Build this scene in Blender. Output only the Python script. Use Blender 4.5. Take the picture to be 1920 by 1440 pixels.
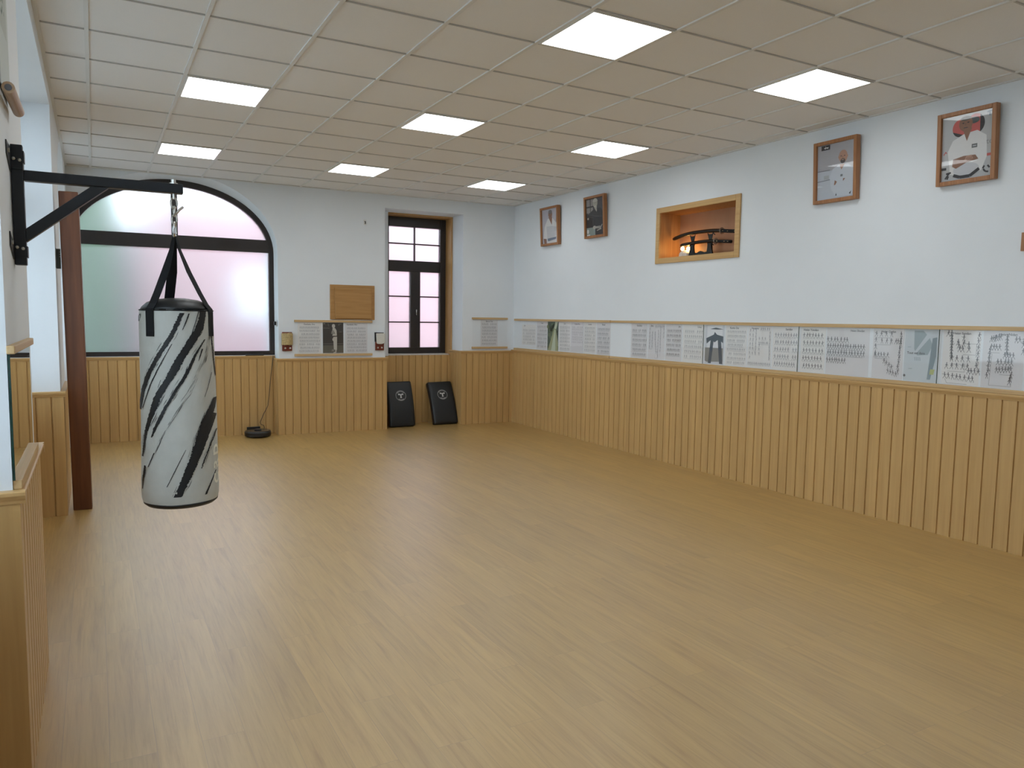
import bpy, bmesh, math, random
from mathutils import Vector, Matrix
random.seed(7)
C = bpy.context.scene.collection
scene = bpy.context.scene
for o in list(bpy.data.objects):
    bpy.data.objects.remove(o)

# ------------------------------------------------------------------ camera, world, exposure
CAM_Z = 1.595
cam_data = bpy.data.cameras.new('camera')
cam_data.sensor_fit = 'HORIZONTAL'
cam_data.sensor_width = 36.0
cam_data.lens = 1404.146 / 1920 * 36.0
cam_data.clip_start = 0.02
cam = bpy.data.objects.new('camera', cam_data)
C.objects.link(cam)
_r = Vector((0.87427665, -0.485225, 0.01403722))
_u = Vector((0.03045107, 0.083681, 0.99602722))
_f = Vector((0.48447196, 0.87037589, -0.08793596))
M3 = Matrix((_r, _u, -_f)).transposed()
cam.matrix_world = Matrix.Translation((0, 0, CAM_Z)) @ M3.to_4x4()
scene.camera = cam

world = bpy.data.worlds.new('overcast_sky')
scene.world = world
world.use_nodes = True
wn = world.node_tree.nodes
wn['Background'].inputs['Color'].default_value = (0.76, 0.89, 1.0, 1)
wn['Background'].inputs['Strength'].default_value = 4.5

PANEL_STRENGTH = 6.5
scene.view_settings.view_transform = 'Standard'
scene.view_settings.look = 'None'
scene.view_settings.gamma = 1.0
scene.view_settings.use_curve_mapping = False
scene.view_settings.exposure = 0.33

# ------------------------------------------------------------------ materials
def new_mat(name):
    m = bpy.data.materials.new(name)
    m.use_nodes = True
    return m, m.node_tree.nodes, m.node_tree.links, m.node_tree.nodes['Principled BSDF']

def plain(name, col, rough=0.5, metal=0.0, spec=0.5):
    m, n, l, p = new_mat(name)
    p.inputs['Base Color'].default_value = (*col, 1)
    p.inputs['Roughness'].default_value = rough
    p.inputs['Metallic'].default_value = metal
    p.inputs['Specular IOR Level'].default_value = spec
    return m

def speckled(name, col, var=0.06, scale=30, rough=0.6, bump=0.0, bump_scale=200, spec=0.4):
    m, n, l, p = new_mat(name)
    tc = n.new('ShaderNodeTexCoord')
    nz = n.new('ShaderNodeTexNoise'); nz.inputs['Scale'].default_value = scale; nz.inputs['Detail'].default_value = 4
    rp = n.new('ShaderNodeValToRGB')
    rp.color_ramp.elements[0].position = 0.3; rp.color_ramp.elements[1].position = 0.7
    rp.color_ramp.elements[0].color = tuple(c * (1 - var) for c in col) + (1,)
    rp.color_ramp.elements[1].color = tuple(min(1, c * (1 + var)) for c in col) + (1,)
    l.new(tc.outputs['Object'], nz.inputs['Vector']); l.new(nz.outputs['Fac'], rp.inputs['Fac'])
    l.new(rp.outputs['Color'], p.inputs['Base Color'])
    p.inputs['Roughness'].default_value = rough
    p.inputs['Specular IOR Level'].default_value = spec
    if bump:
        n2 = n.new('ShaderNodeTexNoise'); n2.inputs['Scale'].default_value = bump_scale
        b = n.new('ShaderNodeBump'); b.inputs['Strength'].default_value = bump; b.inputs['Distance'].default_value = 0.002
        l.new(tc.outputs['Object'], n2.inputs['Vector']); l.new(n2.outputs['Fac'], b.inputs['Height'])
        l.new(b.outputs['Normal'], p.inputs['Normal'])
    return m

def wood(name, col, dark, axis=2, fine=55, rough=0.42, pitch=None, pitch_axis=0, var=0.10, spec=0.4, contrast=1.0):
    """timber with the grain running along axis; pitch gives each board its own tone"""
    m, n, l, p = new_mat(name)
    tc = n.new('ShaderNodeTexCoord')
    mp = n.new('ShaderNodeMapping')
    sc = [fine, fine, fine]; sc[axis] = 1.6
    mp.inputs['Scale'].default_value = sc
    l.new(tc.outputs['Object'], mp.inputs['Vector'])
    nz = n.new('ShaderNodeTexNoise'); nz.inputs['Scale'].default_value = 1.0; nz.inputs['Detail'].default_value = 6
    nz.inputs['Distortion'].default_value = 0.4
    l.new(mp.outputs['Vector'], nz.inputs['Vector'])
    rp = n.new('ShaderNodeValToRGB')
    rp.color_ramp.elements[0].position = 0.28; rp.color_ramp.elements[1].position = 0.66
    mid = tuple(a + (b - a) * contrast for a, b in zip(col, dark))
    rp.color_ramp.elements[0].color = (*mid, 1); rp.color_ramp.elements[1].color = (*col, 1)
    l.new(nz.outputs['Fac'], rp.inputs['Fac'])
    out = rp.outputs['Color']
    if pitch:
        sep = n.new('ShaderNodeSeparateXYZ'); l.new(tc.outputs['Object'], sep.inputs[0])
        dv = n.new('ShaderNodeMath'); dv.operation = 'DIVIDE'; dv.inputs[1].default_value = pitch
        l.new(sep.outputs[pitch_axis], dv.inputs[0])
        fl = n.new('ShaderNodeMath'); fl.operation = 'FLOOR'; l.new(dv.outputs[0], fl.inputs[0])
        wnz = n.new('ShaderNodeTexWhiteNoise'); wnz.noise_dimensions = '1D'
        l.new(fl.outputs[0], wnz.inputs['W'])
        mr = n.new('ShaderNodeMapRange'); mr.inputs['To Min'].default_value = 1 - var; mr.inputs['To Max'].default_value = 1 + var
        l.new(wnz.outputs['Value'], mr.inputs['Value'])
        hs = n.new('ShaderNodeHueSaturation'); l.new(mr.outputs[0], hs.inputs['Value']); l.new(out, hs.inputs['Color'])
        out = hs.outputs['Color']
    l.new(out, p.inputs['Base Color'])
    p.inputs['Roughness'].default_value = rough
    p.inputs['Specular IOR Level'].default_value = spec
    return m

def floor_material():
    m, n, l, p = new_mat('laminate_floor')
    tc = n.new('ShaderNodeTexCoord')
    sw = n.new('ShaderNodeMapping'); sw.inputs['Rotation'].default_value = (0, 0, math.radians(90))
    l.new(tc.outputs['Object'], sw.inputs['Vector'])
    br = n.new('ShaderNodeTexBrick')
    br.offset = 0.37; br.inputs['Scale'].default_value = 1.0
    br.inputs['Brick Width'].default_value = 1.22; br.inputs['Row Height'].default_value = 0.152
    br.inputs['Mortar Size'].default_value = 0.0011; br.inputs['Mortar Smooth'].default_value = 0.3
    br.inputs['Color1'].default_value = (0.0, 0.0, 0.0, 1); br.inputs['Color2'].default_value = (1, 1, 1, 1)
    br.inputs['Mortar'].default_value = (0.5, 0.5, 0.5, 1)
    l.new(sw.outputs['Vector'], br.inputs['Vector'])
    # each plank shifts the grain so the figure differs
    ofs = n.new('ShaderNodeVectorMath'); ofs.operation = 'MULTIPLY_ADD'
    ofs.inputs[1].default_value = (7.3, 13.1, 5.0)
    l.new(br.outputs['Color'], ofs.inputs[0]); l.new(tc.outputs['Object'], ofs.inputs[2])
    def streak(sx, sy, det, dist):
        mp = n.new('ShaderNodeMapping'); mp.inputs['Scale'].default_value = (sx, sy, 1)
        l.new(ofs.outputs[0], mp.inputs['Vector'])
        nz = n.new('ShaderNodeTexNoise'); nz.inputs['Scale'].default_value = 1; nz.inputs['Detail'].default_value = det
        nz.inputs['Distortion'].default_value = dist; nz.inputs['Roughness'].default_value = 0.6
        l.new(mp.outputs['Vector'], nz.inputs['Vector'])
        return nz
    a = streak(26, 1.6, 5, 0.6); b = streak(75, 3.2, 6, 0.3)
    ra = n.new('ShaderNodeValToRGB')
    e = ra.color_ramp.elements
    e[0].position = 0.27; e[0].color = (0.37, 0.210, 0.054, 1)
    e[1].position = 0.70; e[1].color = (0.525, 0.338, 0.104, 1)
    x = ra.color_ramp.elements.new(0.42); x.color = (0.45, 0.274, 0.078, 1)
    l.new(a.outputs['Fac'], ra.inputs['Fac'])
    rb = n.new('ShaderNodeValToRGB')
    rb.color_ramp.elements[0].position = 0.30; rb.color_ramp.elements[0].color = (0.74, 0.68, 0.60, 1)
    rb.color_ramp.elements[1].position = 0.52; rb.color_ramp.elements[1].color = (1, 1, 1, 1)
    l.new(b.outputs['Fac'], rb.inputs['Fac'])
    mx = n.new('ShaderNodeMix'); mx.data_type = 'RGBA'; mx.blend_type = 'MULTIPLY'; mx.inputs[0].default_value = 0.62
    l.new(ra.outputs['Color'], mx.inputs[6]); l.new(rb.outputs['Color'], mx.inputs[7])
    mr = n.new('ShaderNodeMapRange'); mr.inputs['To Min'].default_value = 0.93; mr.inputs['To Max'].default_value = 1.07
    l.new(br.outputs['Color'], mr.inputs['Value'])
    hs = n.new('ShaderNodeHueSaturation'); l.new(mr.outputs[0], hs.inputs['Value']); l.new(mx.outputs[2], hs.inputs['Color'])
    mt = n.new('ShaderNodeMix'); mt.data_type = 'RGBA'; mt.inputs[7].default_value = (0.26, 0.15, 0.07, 1)
    ml = n.new('ShaderNodeMath'); ml.operation = 'MULTIPLY'; ml.inputs[1].default_value = 0.6
    l.new(br.outputs['Fac'], ml.inputs[0]); l.new(ml.outputs[0], mt.inputs[0]); l.new(hs.outputs['Color'], mt.inputs[6])
    l.new(mt.outputs[2], p.inputs['Base Color'])
    rr = n.new('ShaderNodeMapRange'); rr.inputs['To Min'].default_value = 0.42; rr.inputs['To Max'].default_value = 0.36
    l.new(b.outputs['Fac'], rr.inputs['Value']); l.new(rr.outputs[0], p.inputs['Roughness'])
    p.inputs['Specular IOR Level'].default_value = 1.0
    p.inputs['Coat Weight'].default_value = 0.8; p.inputs['Coat Roughness'].default_value = 0.38; p.inputs['Coat IOR'].default_value = 1.75
    bp = n.new('ShaderNodeBump'); bp.inputs['Strength'].default_value = 0.12; bp.inputs['Distance'].default_value = 0.001
    l.new(b.outputs['Fac'], bp.inputs['Height']); l.new(bp.outputs['Normal'], p.inputs['Normal'])
    return m

def clear_glass(name, tint=(1, 1, 1), gain=1.0):
    m = bpy.data.materials.new(name); m.use_nodes = True
    n, l = m.node_tree.nodes, m.node_tree.links
    n.remove(n['Principled BSDF'])
    out = n['Material Output']
    tr = n.new('ShaderNodeBsdfTransparent'); tr.inputs['Color'].default_value = (*tint, 1)
    gl = n.new('ShaderNodeBsdfGlossy'); gl.inputs['Roughness'].default_value = 0.02
    fr = n.new('ShaderNodeFresnel'); fr.inputs['IOR'].default_value = 1.5
    ml = n.new('ShaderNodeMath'); ml.operation = 'MULTIPLY'; ml.inputs[1].default_value = gain; ml.use_clamp = True
    mix = n.new('ShaderNodeMixShader')
    ge = n.new('ShaderNodeNewGeometry')                  # reflect once, at the face turned to the viewer's side
    inv = n.new('ShaderNodeMath'); inv.operation = 'SUBTRACT'; inv.inputs[0].default_value = 1.0
    m2 = n.new('ShaderNodeMath'); m2.operation = 'MULTIPLY'
    l.new(ge.outputs['Backfacing'], inv.inputs[1]); l.new(inv.outputs[0], m2.inputs[0]); l.new(ml.outputs[0], m2.inputs[1])
    l.new(fr.outputs[0], ml.inputs[0]); l.new(m2.outputs[0], mix.inputs[0])
    l.new(tr.outputs[0], mix.inputs[1]); l.new(gl.outputs[0], mix.inputs[2]); l.new(mix.outputs[0], out.inputs[0])
    return m

def frosted_glass():
    m = bpy.data.materials.new('frosted_glass'); m.use_nodes = True
    n, l = m.node_tree.nodes, m.node_tree.links
    n.remove(n['Principled BSDF'])
    out = n['Material Output']
    g = n.new('ShaderNodeBsdfGlass'); g.inputs['Roughness'].default_value = 0.40; g.inputs['IOR'].default_value = 1.33
    g.inputs['Color'].default_value = (0.97, 0.99, 1.0, 1)
    t = n.new('ShaderNodeBsdfTranslucent'); t.inputs['Color'].default_value = (0.9, 0.93, 0.95, 1)
    mix = n.new('ShaderNodeMixShader'); mix.inputs[0].default_value = 0.10
    l.new(g.outputs[0], mix.inputs[1]); l.new(t.outputs[0], mix.inputs[2]); l.new(mix.outputs[0], out.inputs[0])
    return m

def emitter(name, col, strength):
    m = bpy.data.materials.new(name); m.use_nodes = True
    n, l = m.node_tree.nodes, m.node_tree.links
    n.remove(n['Principled BSDF'])
    e = n.new('ShaderNodeEmission'); e.inputs['Color'].default_value = (*col, 1); e.inputs['Strength'].default_value = strength
    l.new(e.outputs[0], n['Material Output'].inputs[0])
    return m

PINE = (0.585, 0.370, 0.148); PINE_D = (0.515, 0.315, 0.118)
M = dict(
    plaster=speckled('white_plaster', (0.76, 0.80, 0.835), 0.012, 2.5, 0.75, bump=0.15, bump_scale=90),
    tile=speckled('ceiling_tile', (0.81, 0.80, 0.785), 0.015, 180, 0.9, bump=0.2, bump_scale=350),
    grid=plain('ceiling_grid_metal', (0.72, 0.72, 0.70), 0.5), grid_dark=plain('ceiling_joint', (0.52, 0.51, 0.48), 0.6),
    floor=floor_material(),
    pineV_x=wood('pine_board_x', PINE, PINE_D, 2, 45, 0.42, 0.1023, 0, 0.05),
    pineV_y=wood('pine_board_y', PINE, PINE_D, 2, 45, 0.42, 0.1023, 1, 0.05),
    rail_x=wood('pine_rail_x', (0.60, 0.385, 0.165), (0.50, 0.305, 0.12), 0, 60, 0.4),
    rail_y=wood('pine_rail_y', (0.60, 0.385, 0.165), (0.50, 0.305, 0.12), 1, 60, 0.4),
    lath_x=wood('pale_lath_x', (0.62, 0.44, 0.23), (0.52, 0.33, 0.15), 0, 60, 0.45),
    lath_y=wood('pale_lath_y', (0.62, 0.44, 0.23), (0.52, 0.33, 0.15), 1, 60, 0.45),
    lining=wood('lining_board', (0.52, 0.30, 0.12), (0.44, 0.245, 0.085), 2, 45, 0.4),
    panelwood=wood('honey_panel', (0.47, 0.26, 0.095), (0.37, 0.19, 0.06), 0, 30, 0.4),
    frame_dark=plain('dark_brown_metal', (0.022, 0.017, 0.016), 0.38),
    frosted=frosted_glass(),
    glass=clear_glass('display_glass'),
    picglass=clear_glass('picture_glass'),
    black_steel=plain('black_powder_coat', (0.010, 0.013, 0.018), 0.42),
    steel=plain('zinc_steel', (0.55, 0.54, 0.5), 0.35, 0.9),
    chrome=plain('chrome', (0.7, 0.7, 0.7), 0.18, 1.0),
    canvas=speckled('grey_canvas', (0.56, 0.575, 0.545), 0.05, 14, 0.75, bump=0.25, bump_scale=500),
    black_vinyl=plain('black_vinyl', (0.008, 0.010, 0.012), 0.45),
    webbing=speckled('black_webbing', (0.008, 0.010, 0.013), 0.2, 300, 0.85),
    paint_black=plain('black_print', (0.010, 0.012, 0.015), 0.6),
    print_white=plain('white_print', (0.85, 0.85, 0.76), 0.6),
    logo_white=plain('logo_print', (0.55, 0.56, 0.56), 0.6),
    post=wood('dark_stained_timber', (0.17, 0.062, 0.024), (0.10, 0.034, 0.014), 2, 28, 0.42),
    mirror=plain('mirror_silver', (0.86, 0.90, 0.86), 0.015, 1.0),
    mirror_edge=plain('green_glass_edge', (0.012, 0.045, 0.035), 0.1),
    paper=plain('paper_white', (0.76, 0.76, 0.755), 0.7),
    paper_grey=plain('paper_grey', (0.69, 0.69, 0.71), 0.7),
    ink=plain('ink', (0.27, 0.28, 0.31), 0.7),
    ink_dark=plain('ink_dark', (0.15, 0.155, 0.17), 0.7),
    red_block=plain('red_stained_block', (0.16, 0.028, 0.014), 0.4),
    straw=speckled('straw', (0.52, 0.40, 0.20), 0.25, 60, 0.8),
    cream_pad=speckled('cream_pad', (0.66, 0.64, 0.58), 0.05, 60, 0.8),
    robot=plain('black_plastic', (0.012, 0.013, 0.015), 0.3),
    robot_top=plain('dark_grey_plastic', (0.05, 0.05, 0.052), 0.25),
    picframe=wood('picture_frame_wood', (0.40, 0.185, 0.075), (0.27, 0.115, 0.045), 2, 80, 0.4),
    lacquer=plain('black_lacquer', (0.010, 0.010, 0.010), 0.22),
    niche_wood=wood('niche_wood', (0.55, 0.30, 0.12), (0.42, 0.21, 0.08), 2, 35, 0.45),
    niche_back=wood('niche_back_wood', (0.42, 0.22, 0.12), (0.38, 0.195, 0.105), 2, 12, 0.5),
    bulb=emitter('warm_bulb', (1.0, 0.56, 0.17), 34.0),
    panel_light=emitter('led_panel', (0.95, 0.985, 1.0), PANEL_STRENGTH),
    white_plastic=plain('white_plastic', (0.72, 0.72, 0.70), 0.4),
    marble=speckled('pale_stone', (0.66, 0.62, 0.58), 0.12, 12, 0.5),
)

# ------------------------------------------------------------------ mesh building
ORIGIN = {}

class MB:
    def __init__(self):
        self.v = []; self.f = []; self.m = []
    def add(self, verts, faces, mi=0):
        b = len(self.v)
        self.v += [tuple(p) for p in verts]
        self.f += [tuple(i + b for i in fc) for fc in faces]
        self.m += [mi] * len(faces)
    def hexa(self, p, mi=0):
        self.add(p, [(0, 3, 2, 1), (4, 5, 6, 7), (0, 1, 5, 4), (1, 2, 6, 5), (2, 3, 7, 6), (3, 0, 4, 7)], mi)
    def box(self, x0, x1, y0, y1, z0, z1, mi=0, fn=None):
        p = [(x0, y0, z0), (x1, y0, z0), (x1, y1, z0), (x0, y1, z0), (x0, y0, z1), (x1, y0, z1), (x1, y1, z1), (x0, y1, z1)]
        if fn: p = [fn(*q) for q in p]
        self.hexa(p, mi)
    def tube(self, pts, r, n=10, mi=0, caps=True, radii=None):
        pts = [Vector(p) for p in pts]
        rings = []
        up = Vector((0, 0, 1))
        for i, p in enumerate(pts):
            d = (pts[min(i + 1, len(pts) - 1)] - pts[max(i - 1, 0)]).normalized()
            a = up if abs(d.dot(up)) < 0.9 else Vector((1, 0, 0))
            s = d.cross(a).normalized(); t = s.cross(d).normalized()
            rr = radii[i] if radii else r
            rings.append([p + rr * (math.cos(2 * math.pi * k / n) * s + math.sin(2 * math.pi * k / n) * t) for k in range(n)])
        v = [q for ring in rings for q in ring]
        f = []
        for i in range(len(rings) - 1):
            for k in range(n):
                f.append((i * n + k, i * n + (k + 1) % n, (i + 1) * n + (k + 1) % n, (i + 1) * n + k))
        if caps:
            f.append(tuple(range(n - 1, -1, -1))); f.append(tuple((len(rings) - 1) * n + k for k in range(n)))
        self.add(v, f, mi)
    def lathe(self, c, prof, n=32, mi=0, axis='z', caps=True):
        v = []; f = []
        for r, z in prof:
            for k in range(n):
                a = 2 * math.pi * k / n
                if axis == 'z': v.append((c[0] + r * math.cos(a), c[1] + r * math.sin(a), c[2] + z))
                elif axis == 'y': v.append((c[0] + r * math.cos(a), c[1] + z, c[2] + r * math.sin(a)))
                else: v.append((c[0] + z, c[1] + r * math.cos(a), c[2] + r * math.sin(a)))
        m = len(prof)
        for i in range(m - 1):
            for k in range(n):
                f.append((i * n + k, i * n + (k + 1) % n, (i + 1) * n + (k + 1) % n, (i + 1) * n + k))
        if caps:
            f.append(tuple(range(n - 1, -1, -1))); f.append(tuple((m - 1) * n + k for k in range(n)))
        self.add(v, f, mi)
    def prism(self, poly, fn, d0, d1, mi=0):
        """poly of (u, v); fn(u, d, v) gives the world point"""
        n = len(poly)
        v = [fn(u, d0, w) for u, w in poly] + [fn(u, d1, w) for u, w in poly]
        f = [tuple(range(n)), tuple(range(2 * n - 1, n - 1, -1))] + [(i, (i + 1) % n, n + (i + 1) % n, n + i) for i in range(n)]
        self.add(v, f, mi)
    def build(self, name, mats, parent=None, origin=None, smooth=False, bevel=0, subsurf=0, recalc=True):
        if parent is not None: o0 = Vector(ORIGIN[parent.name])
        elif origin is not None: o0 = Vector(origin)
        else: o0 = Vector((0, 0, 0))
        me = bpy.data.meshes.new(name)
        me.from_pydata([tuple(Vector(p) - o0) for p in self.v], [], self.f)
        mats = mats if isinstance(mats, (list, tuple)) else [mats]
        for m_ in mats: me.materials.append(m_)
        for p, i in zip(me.polygons, self.m): p.material_index = i
        if recalc:
            bm = bmesh.new(); bm.from_mesh(me); bmesh.ops.recalc_face_normals(bm, faces=bm.faces); bm.to_mesh(me); bm.free()
        if smooth:
            for p in me.polygons: p.use_smooth = True
        me.update()
        o = bpy.data.objects.new(name, me); C.objects.link(o)
        if parent is not None: o.parent = parent
        else: o.location = o0
        ORIGIN[o.name] = tuple(o0)
        if bevel:
            b = o.modifiers.new('bevel', 'BEVEL'); b.width = bevel; b.segments = 2; b.limit_method = 'ANGLE'
        if subsurf:
            s = o.modifiers.new('subsurf', 'SUBSURF'); s.levels = subsurf; s.render_levels = subsurf
        return o

def tag(o, label, cat, group=None, kind=None):
    o['label'] = label; o['category'] = cat
    if group: o['group'] = group
    if kind: o['kind'] = kind
    return o

def thing(name, label, cat, loc, group=None, kind=None):
    o = bpy.data.objects.new(name, None); C.objects.link(o)
    o.empty_display_size = 0.05
    o.location = loc; ORIGIN[o.name] = tuple(loc)
    return tag(o, label, cat, group, kind)

def one_box(name, mat, dims, parent=None, bevel=0, fn=None, origin=None):
    m = MB(); m.box(*dims, fn=fn)
    return m.build(name, mat, parent, origin, bevel=bevel)

# ------------------------------------------------------------------ the room's frames of reference
XR = 5.585          # face of the right wall
XL = -0.25          # face of the left wall
CZ = 3.266          # ceiling
def B(x, d, z):     # back wall: x along it, d behind its face
    return (x, 10.02 + 0.03 * (5.58 - x) + d, z)
def L(y, d, z):     # left wall: y along it, d behind its face
    return (XL - d, y, z)
def R(y, d, z):     # right wall
    return (XR + d, y, z)

# ------------------------------------------------------------------ the shell
fl = one_box('floor', M['floor'], (-1.0, 6.1, -2.9, 10.95, -0.12, 0.0)); tag(fl, 'pale oak laminate floor of long planks running towards the windows', 'floor', kind='structure')

# ceiling: tiles above a metal grid
GX0, GY0, P6 = 2.409, 5.886, 0.6
m = MB(); m.box(-1.0, 6.1, -2.9, 10.95, CZ + 0.008, CZ + 0.12)
ce = m.build('ceiling', M['tile']); tag(ce, 'suspended ceiling of square off-white tiles', 'ceiling', kind='structure')
m = MB()
k = -6
while GX0 + k * P6 < 5.6:
    x = GX0 + k * P6
    if x > -0.25: m.box(x - 0.012, x + 0.012, -2.6, 10.2, CZ - 0.0005, CZ + 0.012)
    k += 1
k = -14
while GY0 + k * P6 < 10.2:
    y = GY0 + k * P6
    if y > -2.6: m.box(-0.25, 5.585, y - 0.0045, y + 0.0045, CZ, CZ + 0.0119, 1)
    k += 1
m.box(XR - 0.022, XR, -2.6, 10.1, CZ - 0.001, CZ + 0.01); m.box(XL, XL + 0.022, -2.6, 10.2, CZ - 0.001, CZ + 0.01)
m.box(-0.25, XR, -0.022, 0, CZ - 0.001, CZ + 0.01, fn=lambda x, y, z: B(x, y, z))
cg = m.build('ceiling_grid', [M['grid'], M['grid_dark']], ce)
cg['label'] = 'grey metal grid between the tiles'

# right wall, with the hole of the sword niche
NY0, NY1, NZ0, NZ1, ND = 5.50, 6.665, 2.272, 2.795, 0.285
m = MB()
m.box(XR, XR + 0.4, -2.9, NY0, -0.1, 3.4); m.box(XR, XR + 0.4, NY1, 11.0, -0.1, 3.4)
m.box(XR, XR + 0.4, NY0, NY1, -0.1, NZ0); m.box(XR, XR + 0.4, NY0, NY1, NZ1, 3.4)
m.box(XR + ND + 0.012, XR + 0.4, NY0, NY1, NZ0, NZ1)
tag(m.build('wall_right', M['plaster']), 'long white wall with framed portraits and a sword niche', 'wall', kind='structure')
tag(one_box('wall_front', M['plaster'], (-1.0, 6.1, -2.9, -2.6, -0.1, 3.4)), 'white wall behind the camera', 'wall', kind='structure')

# arch opening: ellipse at the face, slightly smaller ellipse at the frame
def arch_masonry(m, fn, u0, u1, uc, af, bf, aw, bw, zs, dface, dframe, dback, ztop=3.4):
    """wall around one arched opening between u0 and u1 (the opening's own masonry above the springing)"""
    N = 40
    face = []; fr = []
    for i in range(N + 1):
        t = math.pi * i / N
        face.append((uc + af * math.cos(t), min(zs + bf * math.sin(t), CZ + 0.004)))
        fr.append((uc + aw * math.cos(t), zs + bw * math.sin(t)))
    for i in range(N):
        (ua, za), (ub, zb) = face[i], face[i + 1]
        (va, ya), (vb, yb) = fr[i], fr[i + 1]
        m.add([fn(ua, dface, za), fn(ub, dface, zb), fn(ub, dface, ztop), fn(ua, dface, ztop)], [(0, 1, 2, 3)])
        m.add([fn(ua, dface, za), fn(ub, dface, zb), fn(vb, dframe, yb), fn(va, dframe, ya)], [(0, 1, 2, 3)])
        m.add([fn(va, dframe, ya), fn(vb, dframe, yb), fn(vb, dback, yb), fn(va, dback, ya)], [(0, 1, 2, 3)])
        m.add([fn(va, dback, ya), fn(vb, dback, yb), fn(vb, dback, ztop), fn(va, dback, ztop)], [(0, 1, 2, 3)])
    for s in (-1, 1):
        m.add([fn(uc + s * af, dface, 0), fn(uc + s * af, dface, zs), fn(uc + s * aw, dframe, zs), fn(uc + s * aw, dframe, 0)], [(0, 1, 2, 3)])
        m.add([fn(uc + s * aw, dframe, 0), fn(uc + s * aw, dframe, zs), fn(uc + s * aw, dback, zs), fn(uc + s * aw, dback, 0)], [(0, 1, 2, 3)])

m = MB()
m.box(2.11, 3.56, 0, 0.75, -0.1, 3.4, fn=B)
m.box(4.74, 6.0, 0, 0.75, -0.1, 3.4, fn=B)
m.box(3.56, 4.74, 0, 0.75, 3.085, 3.4, fn=B)
m.box(3.56, 3.71, 0.30, 0.75, -0.1, 3.085, fn=B)
m.box(3.71, 4.74, 0.425, 0.75, -0.1, 1.02, fn=B)
m.box(-0.29, 2.11, 0.19, 0.45, -0.1, 1.054, fn=B)
m.box(-0.9, -0.29, 0, 0.6, -0.1, 3.4, fn=B)
arch_masonry(m, B, -0.29, 2.11, 0.91, 1.20, 0.92, 1.19, 0.85, 2.4, 0, 0.2, 0.45)
tag(m.build('wall_back', M['plaster'], recalc=False), 'white end wall with an arched window and a tall narrow window', 'wall', kind='structure')

# left wall: piers and three arched window bays
BAYS = [(1.44, 1.44), (5.31, 1.44), (8.92, 1.20)]      # centre y, half width at the face
m = MB()
for y0, y1 in ((-2.9, 0.0), (2.88, 3.87), (6.75, 7.72), (10.12, 11.0)):
    m.box(y0, y1, 0, 0.6, -0.1, 3.4, fn=L)
FLAT_TOP = 3.14
for i, (yc, hw) in enumerate(BAYS):
    if i < 2: m.box(yc - hw, yc + hw, 0, 0.6, FLAT_TOP, 3.4, fn=L)
    else: arch_masonry(m, L, yc - hw, yc + hw, yc, hw, 0.86, hw - 0.01, 0.79, 2.4, 0, 0.33, 0.6)
    m.box(yc - hw, yc + hw, 0.30, 0.6, -0.1, 0.979, fn=L)
tag(m.build('wall_left', M['plaster'], recalc=False), 'white wall of piers between deep arched window bays', 'wall', kind='structure')

# ------------------------------------------------------------------ windows
def arch_window(name, label, fn, uc, a, b, zs, z0, d, tz0, tz1, fw=0.06, low_split=True):
    t = thing(name, label, 'window', fn(uc, d, z0), kind='structure')
    N = 48
    outer = [(uc + a, z0)] + [(uc + a * math.cos(math.pi * i / N), zs + b * math.sin(math.pi * i / N)) for i in range(N + 1)] + [(uc - a, z0)]
    inner = [(uc + a - fw, z0 + 0.055)] + [(uc + (a - fw) * math.cos(math.pi * i / N), zs + (b - 0.075) * math.sin(math.pi * i / N)) for i in range(N + 1)] + [(uc - a + fw, z0 + 0.055)]
    m = MB(); n = len(outer)
    d0, d1 = d - 0.03, d + 0.04
    vs = [fn(u, d0, z) for u, z in outer] + [fn(u, d0, z) for u, z in inner] + [fn(u, d1, z) for u, z in outer] + [fn(u, d1, z) for u, z in inner]
    fs = []
    for i in range(n):
        j = (i + 1) % n
        fs += [(i, j, n + j, n + i), (2 * n + i, 3 * n + i, 3 * n + j, 2 * n + j), (i, 2 * n + i, 2 * n + j, j), (n + i, n + j, 3 * n + j, 3 * n + i)]
    m.add(vs, fs)
    m.build('window_frame', M['frame_dark'], t)
    one_box('transom', M['frame_dark'], (uc - a + fw - 0.01, uc + a - fw + 0.01, d0 + 0.002, d1 - 0.002, tz0, tz1), t, 0.003, fn)
    one_box('mullion', M['frame_dark'], (uc - 0.035, uc + 0.035, d0 + 0.004, d1 - 0.004, tz1 - 0.002, zs + b - 0.05), t, 0.003, fn)
    if low_split: one_box('mullion', M['frame_dark'], (uc - 0.035, uc + 0.035, d0 + 0.004, d1 - 0.004, z0 + 0.05, tz0 + 0.002), t, 0.003, fn)
    else: one_box('pane', M['frosted'], (uc - a + fw - .005, uc + a - fw + .005, d + 0.002, d + 0.008, z0 + 0.05, tz0 + 0.003), t, 0, fn)
    # panes
    ai, bi = a - fw + 0.005, b - 0.07
    for s in (-1, 1):
        if low_split: m = MB(); m.box(min(uc + s * 0.03, uc + s * ai), max(uc + s * 0.03, uc + s * ai), d + 0.002, d + 0.008, z0 + 0.05, tz0 + 0.003, fn=fn); m.build('pane', M['frosted'], t)
        poly = []
        for i in range(N // 2 + 1):
            th = math.pi / 2 * i / (N // 2)
            uu, zz = ai * math.cos(th), zs + bi * math.sin(th)
            if uu < 0.03: uu = 0.03
            poly.append((uc + s * uu, max(zz, tz1 - 0.003)))
        poly.append((uc + s * 0.03, tz1 - 0.003))
        q = []
        for p in poly:
            if not q or abs(p[0] - q[-1][0]) + abs(p[1] - q[-1][1]) > 1e-5: q.append(p)
        m = MB(); m.prism(q, fn, d + 0.002, d + 0.008); m.build('pane', M['frosted'], t)
    return t

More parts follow.
